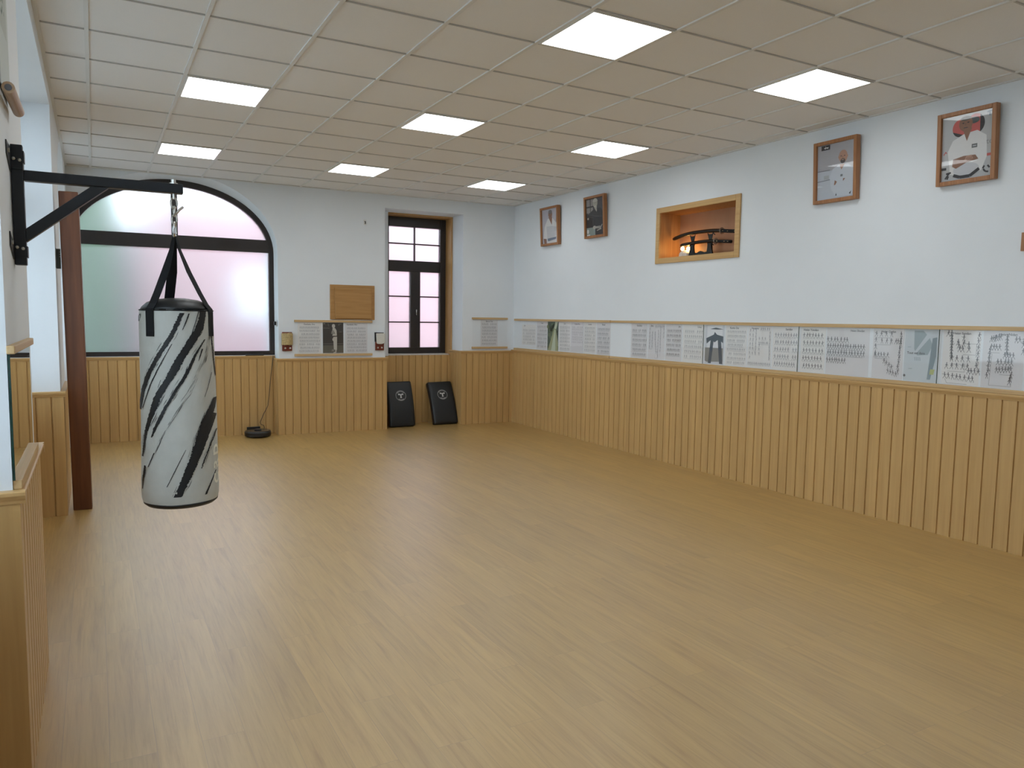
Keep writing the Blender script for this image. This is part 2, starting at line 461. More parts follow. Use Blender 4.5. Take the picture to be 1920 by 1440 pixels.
arch_window('window_1', 'big arched frosted window with dark frame behind the punching bag', B, 0.91, 1.19, 0.85, 2.4, 1.055, 0.235, 2.405, 2.57, low_split=False)
LB = ['tall frosted window in the left wall beside the camera', 'tall frosted window in the left wall between the bag bracket and the brown post', 'arched frosted window in the left wall beyond the brown post']
def flat_window(name, label, fn, uc, hw, z0, z1, d, tz0, tz1, fw=0.06):
    t = thing(name, label, 'window', fn(uc, d, z0), kind='structure')
    d0, d1 = d - 0.03, d + 0.04
    m = MB()
    m.box(uc - hw, uc - hw + fw, d0, d1, z0, z1, fn=fn); m.box(uc + hw - fw, uc + hw, d0, d1, z0, z1, fn=fn)
    m.box(uc - hw + fw, uc + hw - fw, d0, d1, z0, z0 + fw, fn=fn); m.box(uc - hw + fw, uc + hw - fw, d0, d1, z1 - fw, z1, fn=fn)
    m.build('window_frame', M['frame_dark'], t)
    one_box('transom', M['frame_dark'], (uc - hw + fw, uc + hw - fw, d0 + 0.002, d1 - 0.002, tz0, tz1), t, 0, fn)
    one_box('mullion', M['frame_dark'], (uc - 0.035, uc + 0.035, d0 + 0.004, d1 - 0.004, z0 + fw, z1 - fw), t, 0, fn)
    for a, b in ((uc - hw + fw - .005, uc - .03), (uc + .03, uc + hw - fw + .005)):
        one_box('pane', M['frosted'], (a, b, d + .002, d + .008, z0 + fw - .005, tz0 + .003), t, fn=fn)
        one_box('pane', M['frosted'], (a, b, d + .002, d + .008, tz1 - .003, z1 - fw + .005), t, fn=fn)
for i, (yc, hw) in enumerate(BAYS):
    if i < 2: flat_window('window_%d' % (i + 3), LB[i], L, yc, hw, 0.98, FLAT_TOP, 0.36, 2.36, 2.5)
    else: arch_window('window_%d' % (i + 3), LB[i], L, yc, hw - 0.01, 0.79, 2.4, 0.98, 0.36, 2.36, 2.5)

# the tall narrow window
t = thing('window_2', 'tall narrow window with dark muntins above the two kick shields', 'window', B(4.225, 0.6, 1.035), kind='structure')
WX0, WX1, WZ0, WZ1 = 3.71, 4.74, 1.04, 3.062
m = MB()
m.box(WX0, WX0 + 0.11, 0.57, 0.65, WZ0, WZ1, fn=B); m.box(WX1 - 0.11, WX1, 0.57, 0.65, WZ0, WZ1, fn=B)
m.box(WX0 + 0.11, WX1 - 0.11, 0.57, 0.65, WZ0, 1.13, fn=B); m.box(WX0 + 0.11, WX1 - 0.11, 0.57, 0.65, 2.92, WZ1, fn=B)
m.box(WX0 + 0.11, WX1 - 0.11, 0.572, 0.648, 2.262, 2.424, fn=B)
m.box(4.158, 4.31, 0.571, 0.649, 1.13, 2.262, fn=B)
m.build('window_frame', M['frame_dark'], t, bevel=0.004)
one_box('muntin', M['frame_dark'], (4.218, 4.236, 0.59, 0.63, 2.424, 2.92), t, fn=B)
one_box('muntin', M['frame_dark'], (WX0 + 0.11, WX1 - 0.11, 0.592, 0.628, 2.665, 2.683), t, fn=B)
for z in (1.5, 1.884):
    one_box('muntin', M['frame_dark'], (WX0 + 0.11, 4.158, 0.592, 0.628, z, z + 0.018), t, fn=B)
    one_box('muntin', M['frame_dark'], (4.31, WX1 - 0.11, 0.592, 0.628, z, z + 0.018), t, fn=B)
for (x0, x1, z0, z1) in ((WX0 + .10, 4.165, 1.12, 2.27), (4.3, WX1 - .10, 1.12, 2.27), (WX0 + .10, WX1 - .10, 2.415, 2.93)):
    one_box('pane', M['frosted'], (x0, x1, 0.612, 0.618, z0, z1), t, fn=B)
m = MB(); m.tube([B(4.234, 0.57, 1.62), B(4.234, 0.535, 1.62), B(4.234, 0.53, 1.70)], 0.009, 8)
m.build('window_handle', M['chrome'], t, smooth=True)
m = MB()
m.box(4.718, 4.739, 0.365, 0.72, 1.03, 3.084, fn=B); m.box(3.712, 4.718, 0.365, 0.72, 3.062, 3.084, fn=B); m.box(3.712, 3.73, 0.365, 0.72, 1.03, 3.062, fn=B)
# keep the lining clear of the frame
lin = m.build('trim_1', M['lining']); tag(lin, 'wooden lining boards around the tall narrow window', 'window lining', kind='structure')
ws = one_box('trim_2', M['marble'], (3.735, 4.715, 0.425, 0.64, 1.021, 1.037), fn=B, bevel=0.003)
tag(ws, 'thin pale stone sill under the tall narrow window', 'window sill', kind='structure')

# ------------------------------------------------------------------ wainscot
TR = [3]
def wainscot(fn, u0, u1, z1, mat, rail_mat, label, d=0.0, z0=0.0, phase=0.0, pitch=0.1023, rail=True, rail_out=0.036, ends=(0.0, 0.0), g=0.0058):
    """boards with V grooves standing on the wall face d, and a moulded cap rail"""
    th = 0.02
    us = [u0]
    k = math.ceil((u0 - phase) / pitch)
    while phase + k * pitch < u1 - 0.012:
        if phase + k * pitch > u0 + 0.012: us.append(phase + k * pitch)
        k += 1
    us.append(u1)
    prof = []
    for i, u in enumerate(us):
        if i == 0: prof.append((u, -th))
        elif i == len(us) - 1: prof.append((u, -th))
        else: prof += [(u - g, -th), (u - g * .45, -th + 0.011), (u + g * .45, -th + 0.011), (u + g, -th)]
    n = len(prof)
    m = MB()
    v = [fn(u, d + q, z0) for u, q in prof] + [fn(u, d + q, z1) for u, q in prof]
    v += [fn(u0, d, z0), fn(u1, d, z0), fn(u0, d, z1), fn(u1, d, z1)]
    f = [(i, i + 1, n + i + 1, n + i) for i in range(n - 1)]
    f += [(0, n, 2 * n + 2, 2 * n), (n - 1, 2 * n + 1, 2 * n + 3, 2 * n - 1)]
    m.add(v, f)
    o = m.build('trim_%d' % TR[0], mat); TR[0] += 1
    tag(o, label, 'wainscot', kind='structure')
    if rail:
        poly = [(0, z1 - 0.028), (-th - 0.004, z1 - 0.028), (-th - 0.007, z1 - 0.018), (-rail_out + 0.004, z1 - 0.010), (-rail_out, z1), (-rail_out, z1 + 0.010), (-rail_out + 0.005, z1 + 0.014), (0, z1 + 0.014)]
        m = MB(); nn = len(poly)
        a, b = u0 - ends[0], u1 + ends[1]
        m.add([fn(a, d + q, z) for q, z in poly] + [fn(b, d + q, z) for q, z in poly],
              [tuple(range(nn)), tuple(range(2 * nn - 1, nn - 1, -1))] + [(i, (i + 1) % nn, nn + (i + 1) % nn, nn + i) for i in range(nn)])
        m.build('cap_rail', rail_mat, o)
    return o

wainscot(R, -2.6, 10.015, 1.098, M['pineV_y'], M['rail_y'], 'long pine board wainscot along the right wall', phase=4.742)
wainscot(B, 4.74, XR - 0.02, 1.085, M['pineV_x'], M['rail_x'], 'short pine wainscot in the back right corner', ends=(0.036, 0), phase=4.80)
wainscot(B, 2.11, 3.56, 1.003, M['pineV_x'], M['rail_x'], 'pine wainscot on the pier between the two windows', phase=2.178, pitch=0.1027, ends=(0.036, 0.036))
wainscot(B, -0.23, 2.09, 1.036, M['pineV_x'], M['rail_x'], 'pine wainscot below the big arched window', d=0.19, phase=0.02)
wainscot(B, 3.56, 4.72, 1.02, M['pineV_x'], M['rail_x'], 'pine wainscot behind the kick shields', d=0.425, phase=3.66, rail=False)
wainscot(B, 3.582, 3.73, 1.02, M['pineV_x'], M['rail_x'], 'narrow strip of wainscot left of the kick shields', d=0.30, phase=3.66, rail=False)
# returns of the back wall openings
def ret_l(x): return lambda u, d, z: (x + d, B(x, u, z)[1], z)       # faces -X (right side of a niche)
def ret_r(x): return lambda u, d, z: (x - d, B(x, u, z)[1], z)       # faces +X (left side of a niche)
wainscot(ret_l(4.74), -0.02, 0.405, 1.085, M['pineV_y'], M['rail_y'], 'narrow wainscot return right of the kick shields', phase=10.12 - 10.045, ends=(-0.0205, 0))
wainscot(ret_l(2.11), -0.02, 0.17, 1.003, M['pineV_y'], M['rail_y'], 'narrow wainscot return beside the robot vacuum', phase=0.1, ends=(-0.0205, 0))
wainscot(ret_r(3.56), -0.02, 0.28, 1.003, M['pineV_y'], M['rail_y'], 'wainscot return left of the kick shields', phase=0.1, ends=(-0.0205, 0))
# left wall
wainscot(L, 2.86, 3.89, 1.0, M['pineV_y'], M['rail_y'], 'pine wainscot on the near left pier below the mirror', phase=2.955, ends=(-0.0205, -0.0205), g=0.010)
wainscot(L, 6.73, 7.74, 0.965, M['pineV_y'], M['rail_y'], 'pine wainscot on the left pier behind the brown post', phase=6.85, ends=(-0.0205, -0.0205), g=0.010)
wainscot(L, -2.6, 0.02, 0.985, M['pineV_y'], M['rail_y'], 'pine wainscot on the left wall behind the camera', phase=0.0, ends=(0, 0.016))
def side_n(y): return lambda u, d, z: (XL - u, y + d, z)             # faces -Y (towards the camera)
def side_f(y): return lambda u, d, z: (XL - u, y - d, z)             # faces +Y
wainscot(side_n(6.75), 0.0, 0.28, 0.965, M['pineV_x'], M['rail_x'], 'wainscot end of the left pier facing the camera beside the brown post', phase=0.062, ends=(0.036, 0))
wainscot(side_n(2.88), 0.0, 0.28, 1.0, M['pineV_x'], M['rail_x'], 'wainscot end at the very left edge of the picture', phase=0.10, ends=(0.036, 0))
wainscot(side_f(3.87), 0.0, 0.28, 1.0, M['pineV_x'], M['rail_x'], 'wainscot end on the far side of the near pier', phase=0.062, ends=(0.036, 0))
wainscot(side_f(7.72), 0.0, 0.28, 0.965, M['pineV_x'], M['rail_x'], 'wainscot end on the far side of the left pier', phase=0.062, ends=(0.036, 0))
for (yc, hw), lb in zip(BAYS, ('beside the camera', 'before the brown post', 'beyond the brown post')):
    wainscot(L, yc - hw + 0.02, yc + hw - 0.02, 0.964, M['pineV_y'], M['rail_y'], 'pine wainscot in the left window bay ' + lb, d=0.30, phase=yc)

# ------------------------------------------------------------------ ceiling lights
n_l = 0
for i, cxn in ((-3, 'left'), (0, 'middle'), (3, 'right')):
    for j, cyn in ((-8, 'behind the camera'), (-4, 'nearest'), (0, 'halfway'), (4, 'farthest')):
        x, y = 2.709 + P6 * i, 6.186 + P6 * j
        t = thing('ceiling_light', 'square white LED panel, %s row of the ceiling, %s' % (cxn, {'behind the camera': 'behind the camera', 'nearest': 'nearest in view', 'halfway': 'second from the back wall', 'farthest': 'closest to the back wall'}[cyn]), 'ceiling light', (x, y, CZ), 'LED panels in the ceiling')
        m = MB(); h, hi = 0.2875, 0.275
        for b in ((-h, h, -h, -hi), (-h, h, hi, h), (-h, -hi, -hi, hi), (hi, h, -hi, hi)):
            m.box(x + b[0], x + b[1], y + b[2], y + b[3], CZ - 0.003, CZ + 0.007)
        m.build('frame', M['white_plastic'], t)
        one_box('diffuser', M['panel_light'], (x - hi, x + hi, y - hi, y + hi, CZ - 0.001, CZ + 0.006), t)
# ------------------------------------------------------------------ outside, seen only through the frosted panes
m = MB(); m.box(-14, 14, 10.95, 30, -0.2, -0.02); m.box(-14, -1.02, -10, 10.95, -0.2, -0.02)
tag(m.build('trim_30', speckled('pale_paving', (0.18, 0.19, 0.18), 0.1, 3, 0.8)), 'pale paving outside the windows', 'ground', kind='structure')
t = thing('pink_house', 'pink rendered house outside, blurred by the frosted glass', 'house', (4.2, 14.3, 0))
one_box('wall', speckled('pink_render', (0.47, 0.265, 0.275), 0.05, 2, 0.8), (0.62, 8.0, 13.7, 15.0, -0.02, 3.5), t)
one_box('added_gap_wall', speckled('added_wall_grey', (0.36, 0.36, 0.38), 0.05, 2, 0.8), (-9.0, 0.619, 14.3, 14.6, -0.02, 3.1), t)  # wall added to dim the bright gap between hedge and house
one_box('shutter', plain('white_shutter', (0.9, 0.9, 0.92), 0.6), (2.15, 2.75, 13.66, 13.70, 1.5, 2.35), t)
one_box('roof', plain('pale_roof', (0.7, 0.68, 0.68), 0.8), (0.75, 8.1, 13.55, 15.1, 3.5, 3.62), t)
m = MB()
N1, N2 = 40, 26
for a in range(N1 + 1):
    for b in range(N2 + 1):
        th = math.pi * b / N2
        x = -8 + 8.35 * a / N1
        r = 1 + random.uniform(-.08, .08)
        m.v.append((x, 13.3 - 0.55 * math.cos(th) * r, max(-0.02, 4.1 * max(0, math.sin(th)) ** 0.5 * r)))
for a in range(N1):
    for b in range(N2):
        i = a * (N2 + 1) + b
        m.f.append((i, i + 1, i + N2 + 2, i + N2 + 1)); m.m.append(0)
for a in (0, N1):
    m.f.append(tuple(a * (N2 + 1) + b for b in range(N2 + 1))); m.m.append(0)
tag(m.build('garden_hedge', speckled('hedge_green', (0.055, 0.105, 0.05), 0.3, 6, 0.9), origin=(-2.3, 13.3, 0)), 'clipped green hedge outside the left half of the arched window, blurred by frosted glass', 'hedge')

# ------------------------------------------------------------------ text and flat artwork helpers
_font_cache = {}
def text_polys(s, size, bold=0.0):
    cu = bpy.data.curves.new('t', 'FONT'); cu.body = s; cu.size = size; cu.align_x = 'CENTER'; cu.align_y = 'CENTER'
    cu.resolution_u = 3; cu.offset = bold
    ob = bpy.data.objects.new('t', cu); C.objects.link(ob)
    bpy.context.view_layer.update()
    me = bpy.data.meshes.new_from_object(ob.evaluated_get(bpy.context.evaluated_depsgraph_get()))
    v = [(p.co.x, p.co.y) for p in me.vertices]; f = [tuple(p.vertices) for p in me.polygons]
    bpy.data.objects.remove(ob); bpy.data.curves.remove(cu); bpy.data.meshes.remove(me)
    return v, f

class Art:
    """flat printed picture: polygons in (u, v) metres from the lower left corner, on a surface fn(u, lift, v)"""
    def __init__(self, fn): self.mb = MB(); self.fn = fn; self.mats = []; self.lay = 0.0
    def mi(self, mat):
        if mat not in self.mats: self.mats.append(mat)
        return self.mats.index(mat)
    def poly(self, pts, mat, lay=1):
        self.mb.add([self.fn(u, lay * 0.00025, v) for u, v in pts], [tuple(range(len(pts)))], self.mi(mat))
    def rect(self, u0, v0, u1, v1, mat, lay=1): self.poly([(u0, v0), (u1, v0), (u1, v1), (u0, v1)], mat, lay)
    def ell(self, cu, cv, ru, rv, mat, lay=1, n=20, a0=0, a1=360):
        self.poly([(cu + ru * math.cos(math.radians(a0 + (a1 - a0) * i / n)), cv + rv * math.sin(math.radians(a0 + (a1 - a0) * i / n))) for i in range(n + (0 if a1 - a0 == 360 else 1))], mat, lay)
    def line(self, pts, w, mat, lay=2):
        for (a, b), (c, d) in zip(pts[:-1], pts[1:]):
            dx, dy = c - a, d - b; q = math.hypot(dx, dy) or 1
            nx, ny = -dy / q * w / 2, dx / q * w / 2
            self.poly([(a + nx, b + ny), (a - nx, b - ny), (c - nx, d - ny), (c + nx, d + ny)], mat, lay)
    def text(self, s, u, v, size, mat, lay=2, bold=0.0):
        vs, fs = text_polys(s, size, bold)
        self.mb.add([self.fn(u + a, lay * 0.00025, v + b) for a, b in vs], fs, self.mi(mat))

def figure(a, u, v, h, mat, rnd, lay=2):
    """small drawn karate figure"""
    w = h * 0.05
    lean = rnd.uniform(-.1, .1) * h
    hip = (u + lean * .3, v + h * .45); neck = (u + lean, v + h * .78)
    a.ell(neck[0], v + h * .9, h * .085, h * .1, mat, lay, 6)
    a.line([hip, neck], h * .13, mat, lay)
    for s in (-1, 1):
        a.line([hip, (hip[0] + s * h * rnd.uniform(.1, .22), v + h * .22), (hip[0] + s * h * rnd.uniform(.12, .3), v)], w * 1.2, mat, lay)
        if rnd.random() < .5:
            a.line([neck, (neck[0] + s * h * .18, v + h * .6), (neck[0] + s * h * rnd.uniform(.1, .4), v + h * rnd.uniform(.5, .85))], w, mat, lay)
        else:
            a.line([neck, (neck[0] + s * h * .2, v + h * .55), (neck[0] + s * h * .05, v + h * .5)], w, mat, lay)

def sheet_obj(name, fn, u0, u1, z0, z1, draw, label, cat, group, paper=None, lift0=0.0):
    """one printed sheet; fn(u, d, z) with d<0 towards the room; draw(art, w, h)"""
    w, h = abs(u1 - u0), z1 - z0
    s = 1 if u1 > u0 else -1
    f2 = lambda u, l_, v: fn(u0 + s * u, -(0.0012 + l_) - lift0, z0 + v)
    a = Art(f2); a.mi(paper or M['paper'])
    p = [fn(u0, -lift0 - 0.0002, z0), fn(u1, -lift0 - 0.0002, z0), fn(u1, -lift0 - 0.0002, z1), fn(u0, -lift0 - 0.0002, z1),
         fn(u0, -lift0 - 0.0012, z0), fn(u1, -lift0 - 0.0012, z0), fn(u1, -lift0 - 0.0012, z1), fn(u0, -lift0 - 0.0012, z1)]
    a.mb.hexa(p, 0)
    draw(a, w, h)
    o = a.mb.build(name, a.mats, origin=fn((u0 + u1) / 2, -lift0 - 0.0006, z0), recalc=False)
    return tag(o, label, cat, group)

def rows(n, k, title=None, tcx=.5, seed=1, top=.86, bot=.03, dens=.96, size=1.0, mat=None, lines=True, tsz=.028):
    def draw(a, w, h):
        rnd = random.Random(seed); mt = mat or M['ink']
        if title: a.text(title, w * tcx, h * .94, tsz, M['ink_dark'], 2, 0.0005)
        rh = h * (top - bot) / n
        for i in range(n):
            y = h * top - (i + 1) * rh
            st = rnd.uniform(0, .04); en = rnd.uniform(.9, .97)
            for j in range(k):
                if rnd.random() < dens:
                    figure(a, w * (.06 + st + (en - st - .06) * (j + .5) / k), y + rh * .14, rh * .74 * size, mt, rnd)
            if lines and rnd.random() < .6: a.line([(w * (.08 + st), y + rh * .07), (w * en * .95, y + rh * .07)], .0012, mt)
    return draw

def scatter(clusters, title=None, tcx=.5, seed=1, fh=.05, paths=(), mat=None, tsz=.024):
    """clusters: (x0, y0, x1, y1, n) rows of figures as fractions of the sheet"""
    def draw(a, w, h):
        rnd = random.Random(seed); mt = mat or M['ink_dark']
        if title: a.text(title, w * tcx, h * .945, tsz, M['ink_dark'], 2, 0.0004)
        for x0, y0, x1, y1, n in clusters:
            for i in range(n):
                q = i / max(1, n - 1)
                figure(a, w * (x0 + (x1 - x0) * q), h * (y0 + (y1 - y0) * q), fh, mt, rnd)
        for p in paths: a.line([(w * x, h * y) for x, y in p], .0018, mt)
    return draw

# ------------------------------------------------------------------ glazed display strips
def display_strip(label, fn, u0, u1, zb, zt, joints, lath, group=None, rail_u=None, glass_d=0.012):
    ru0, ru1 = rail_u or (u0, u1)
    t = thing('display_rail', label, 'display rail', fn((u0 + u1) / 2, 0, zb), group)
    one_box('top_rail', lath, (ru0, ru1, -0.022, -0.0005, zt, zt + 0.03), t, 0.002, fn)
    one_box('bottom_rail', lath, (ru0, ru1, -0.024, -0.0005, zb - 0.03, zb), t, 0.002, fn)
    ed = [u0] + list(joints) + [u1]
    for a, b in zip(ed[:-1], ed[1:]):
        one_box('glass_pane', M['glass'], (a + 0.002, b - 0.002, -glass_d - 0.004, -glass_d, zb + 0.0005, zt - 0.0005), t, fn=fn)
    for a in joints: one_box('glass_edge', M['mirror_edge'], (a - 0.0019, a + 0.0019, -glass_d - 0.0042, -glass_d + 0.0002, zb + 0.0005, zt - 0.0005), t, fn=fn)
    return t

RZB, RZT = 1.143, 1.553
t = display_strip('pine rails with glass over the sheets at the far end of the right wall', R, 7.53, 9.96, RZB, RZT, (), M['lath_y'], 'glazed display strips')
t = display_strip('long pine rails with glass over the sheets along the middle and near right wall', R, 0.8, 7.13, RZB, RZT, (2.05, 3.386, 4.682, 5.90), M['lath_y'], 'glazed display strips')
t = thing('joining_rails', 'short pine laths filling the gap between the two glazed strips', 'rail', R(7.33, 0, RZB))
one_box('top_rail', M['lath_y'], (7.1305, 7.5295, -0.018, -0.0005, RZT + 0.002, RZT + 0.028), t, 0.002, R)
one_box('bottom_rail', M['lath_y'], (7.1305, 7.5295, -0.018, -0.0005, RZB - 0.028, RZB - 0.002), t, 0.002, R)
display_strip('pine rails with glass over three sheets between the two windows', B, 2.31, 3.37, 1.077, 1.500, (), M['lath_x'], 'glazed display strips')
display_strip('short pine rails with glass over one sheet in the back right corner', B, 4.89, 5.48, 1.160, 1.565, (), M['lath_x'], 'glazed display strips')

G = 'drawn kata sheets behind the display glass'
S0, S1 = RZB + .004, RZT - .004
def Rs(y0, y1, draw, label, cat='poster', paper=None, z0=S0, z1=S1, name='instruction_sheet', group=G):
    return sheet_obj(name, R, max(y0, y1), min(y0, y1), z0, z1, draw, label, cat, group, paper)
Rs(9.747, 9.336, rows(5, 13, 'Jiin', .2, 11, .80, .03), 'cream figure sheet leftmost on the right wall, small and square', z0=1.20, z1=1.50)
Rs(9.316, 9.028, rows(6, 11, 'Tekki', .5, 12, .88, .05), 'grey figure sheet directly left of the green forest picture', paper=M['paper_grey'])
def forest(a, w, h):
    gk = plain('forest_green', (0.05, 0.085, 0.05), .6); g2 = plain('forest_mid', (0.12, 0.17, 0.08), .6)
    pa = plain('path_sand', (0.34, 0.36, 0.20), .6); lt = plain('forest_light', (0.50, 0.56, 0.42), .6)
    a.rect(0, 0, w, h, gk, 1)
    rnd = random.Random(3)
    for i in range(26):
        u = rnd.uniform(.02, .9) * w; v = rnd.uniform(.45, .9) * h
        a.ell(u, v, .03, .03, g2, 2, 7)
    a.poly([(w * .03, .0), (w * .97, 0), (w * .97, h * .3), (w * .78, h * .72), (w * .6, h * .78)], pa, 3)
    a.poly([(w * .35, .0), (w * .75, 0), (w * .72, h * .72), (w * .66, h * .72)], lt, 4)
    a.poly([(w * .60, h * .78), (w * .78, h * .74), (w * .95, h), (w * .70, h)], lt, 4)
Rs(9.018, 8.735, forest, 'dark green picture of a forest path between figure sheets', 'picture', name='forest_picture', group=None)
Rs(8.725, 8.429, rows(7, 10, 'Jion', .5, 13, .88, .03), 'white figure sheet directly right of the green forest picture')
Rs(8.420, 8.130, rows(7, 9, 'Kanku Sho', .5, 14, .88, .30, mat=M['ink_dark']), 'second figure sheet right of the forest picture, bold title', paper=M['paper_grey'])
Rs(8.122, 7.846, rows(7, 9, 'Sochin', .5, 15, .88, .05), 'third figure sheet right of the forest picture')
Rs(7.831, 7.539, rows(6, 12, 'Bassai', .5, 16, .86, .03), 'grey figure sheet last before the plain gap of the right wall', paper=M['paper_grey'])
Rs(7.125, 6.828, rows(6, 12, 'Gankaku', .5, 21, .86, .03), 'grey figure sheet first after the plain gap', paper=M['paper_grey'])
Rs(6.811, 6.523, scatter([(.1, .8, .1, .3, 6), (.25, .7, .25, .3, 6), (.42, .7, .5, .15, 9), (.62, .75, .6, .05, 9), (.75, .85, .74, .2, 9), (.45, .88, .95, .88, 8), (.93, .8, .93, .6, 3)], 'Jitte', .22, 22, .038, mat=M['ink'], tsz=.03, paths=[((.1, .8), (.1, .28), (.25, .28)), ((.42, .1), (.42, .03), (.6, .03), (.6, .5)), ((.74, .2), (.74, .08))]), 'figure sheet in tall columns, second after the plain gap', paper=M['paper_grey'])
Rs(6.507, 6.243, rows(6, 11, 'Jiin', .85, 23, .88, .10, mat=M['ink_dark'], lines=False), 'dark figure sheet third after the plain gap', paper=M['paper_grey'])
Rs(6.228, 5.909, rows(6, 9, 'Unsu', .8, 24, .88, .08), 'pale figure sheet left of the black belt photograph')
def belt(a, w, h):
    bg = plain('photo_pale', (0.62, 0.65, 0.70), .6); gi = plain('photo_gi', (0.74, 0.76, 0.80), .6); bk = plain('photo_belt', (0.09, 0.11, 0.14), .6); sh = plain('photo_shade', (0.27, 0.27, 0.26), .6)
    a.rect(0, 0, w, h, bg, 1); a.poly([(w * .1, h * .3), (w * .9, h * .3), (w * .9, h), (w * .1, h)], gi, 2)
    a.poly([(w * .25, h * .9), (w * .55, h * .94), (w * .95, h * .9), (w * .6, h * .89)], bk, 3)
    a.poly([(.0, h * .08), (w * .1, h * .05), (w * .95, h * .08), (w * .95, h * .42), (.0, h * .42)], sh, 3)
    a.poly([(w * .05, h * .66), (w * .45, h * .76), (w * .5, h * .83), (w * .62, h * .76), (w * .95, h * .72), (w * .95, h * .55), (w * .7, h * .64), (w * .5, h * .56), (w * .35, h * .64), (w * .08, h * .52)], bk, 4)
    a.poly([(w * .3, h * .66), (w * .46, h * .64), (w * .34, h * .02), (w * .18, h * .02)], bk, 5)
    a.poly([(w * .66, h * .66), (w * .84, h * .62), (w * .95, h * .02), (w * .78, h * .02)], bk, 5)
Rs(5.882, 5.612, belt, 'photograph of a knotted black belt on a white jacket', 'photograph', name='belt_photograph', group=None)
Rs(5.592, 5.308, rows(8, 11, 'Kanku Dai', .4, 25, .90, .02), 'densely filled figure sheet right of the black belt photograph')
Rs(5.296, 5.003, scatter([(.1, .85, .1, .2, 7), (.22, .85, .22, .3, 6), (.35, .85, .35, .3, 8), (.55, .88, .9, .88, 5), (.93, .8, .93, .2, 8), (.5, .55, .85, .55, 6), (.5, .66, .75, .66, 3), (.05, .05, .95, .05, 15), (.5, .3, .5, .5, 3)], 'Hangetsu', .3, 26, .036, mat=M['ink'], paths=[((.22, .84), (.22, .5), (.35, .3)), ((.93, .8), (.93, .2))]), 'figure sheet in scattered columns, second right of the black belt photograph')
Rs(4.991, 4.687, rows(5, 9, 'Sandan', .62, 27, .88, .05, mat=M['ink']), 'figure sheet left of the third glass joint with five airy rows')
Rs(4.664, 4.403, rows(5, 7, 'Heian Yondan', .4, 31, .90, .05, mat=M['ink_dark'], size=1.0), 'figure sheet of large dark figures right of the third glass joint')
Rs(4.391, 3.976, scatter([(.04, .68, .5, .68, 7), (.04, .54, .88, .54, 15), (.04, .40, .88, .40, 14), (.04, .24, .45, .24, 8)], 'Heian Shodan', .72, 32, .052, paths=[((.03, .53), (.86, .53)), ((.03, .39), (.86, .39))]), 'wide sheet with four rows of dark figures, lower half blank', paper=M['paper_grey'])
Rs(3.943, 3.676, scatter([(.1, .84, .6, .84, 4), (.3, .70, .6, .70, 3), (.92, .84, .85, .1, 9), (.75, .70, .9, .70, 3), (.1, .72, .1, .45, 3), (.1, .42, .5, .42, 5), (.4, .30, .65, .18, 4), (.55, .10, .8, .05, 4)], 'Heian Godan', .5, 33, .046, paths=[((.1, .68), (.58, .68), (.58, .82), (.12, .82)), ((.1, .7), (.1, .40), (.5, .40)), ((.88, .7), (.86, .1))]), 'figure sheet with an angular path, left of the hand and belt poster', paper=M['paper_grey'])
def hand_poster(a, w, h):
    bl = plain('poster_blue', (0.58, 0.64, 0.68), .6); dk = plain('poster_slate', (0.27, 0.34, 0.38), .6); md = plain('poster_mid', (0.36, 0.44, 0.48), .6); ye = plain('poster_yellow', (0.48, 0.52, 0.24), .6)
    a.rect(0, 0, w, h, bl, 1)
    a.poly([(w * .28, h * .98), (w * .55, h * .98), (w * .75, h * .85), (w * .85, h * .70), (w * .72, h * .52), (w * .40, h * .50), (w * .30, h * .62)], md, 2)
    a.poly([(w * .30, h * .55), (w * .38, h * .55), (w * .85, h * .92), (w * .72, h * .96)], bl, 3)
    a.poly([(w * .84, h * .84), (w * .97, h * .86), (w * .97, h * .5), (w * .83, h * .05), (w * .73, h * .05)], dk, 3)
    a.poly([(w * .80, h * .15), (w * .92, h * .15), (w * .95, h * .25), (w * .82, h * .25)], ye, 4)
    for k_ in range(4): a.line([(w * (.33 + .05 * k_), h * .47), (w * (.35 + .05 * k_), h * .40)], .006, md, 3)
    a.text('Tout est dans', w * .36, h * .545, .026, M['ink_dark'], 5, 0.0006)
    a.line([(w * .1, h * .66), (w * .2, h * .66)], .004, md); a.line([(w * .15, h * .24), (w * .27, h * .24)], .005, md)
    a.ell(w * .04, h * .1, .010, .010, M['ink_dark'], 5, 14)
Rs(3.666, 3.400, hand_poster, 'pale blue poster with a grey fist and belt with one yellow band', 'poster', name='karate_poster', group=None)
Rs(3.360, 3.086, scatter([(.22, .88, .25, .45, 9), (.55, .80, .55, .60, 3), (.4, .72, .45, .6, 3), (.25, .42, .7, .42, 4), (.12, .28, .7, .28, 5), (.1, .10, .85, .06, 8), (.72, .2, .98, .2, 4), (.95, .85, .93, .3, 6), (.7, .68, .7, .6, 2), (.12, .88, .12, .88, 1)], 'Heian Sandan', .5, 34, .050, paths=[((.22, .38), (.62, .38)), ((.16, .24), (.62, .24), (.62, .4)), ((.1, .1), (.16, .02), (.7, .02)), ((.55, .56), (.9, .56), (.9, .76), (.6, .76)), ((.95, .56), (.95, .25))]), 'figure sheet directly right of the fist poster')
Rs(3.069, 2.792, scatter([(.2, .80, .42, .84, 6), (.2, .66, .42, .66, 4), (.58, .84, .6, .55, 6), (.8, .80, .97, .80, 3), (.97, .72, .97, .6, 2), (.55, .52, .75, .52, 4), (.4, .40, .72, .40, 5), (.38, .26, .72, .28, 6), (.18, .6, .15, .15, 7), (.72, .18, .70, .06, 3)], 'Heian Nidan', .6, 35, .048, paths=[((.2, .62), (.42, .62)), ((.24, .6), (.2, .04), (.74, .04), (.74, .24), (.45, .24)), ((.56, .5), (.76, .5)), ((.45, .38), (.74, .38))]), 'last figure sheet at the right edge of the picture', paper=M['paper_grey'])
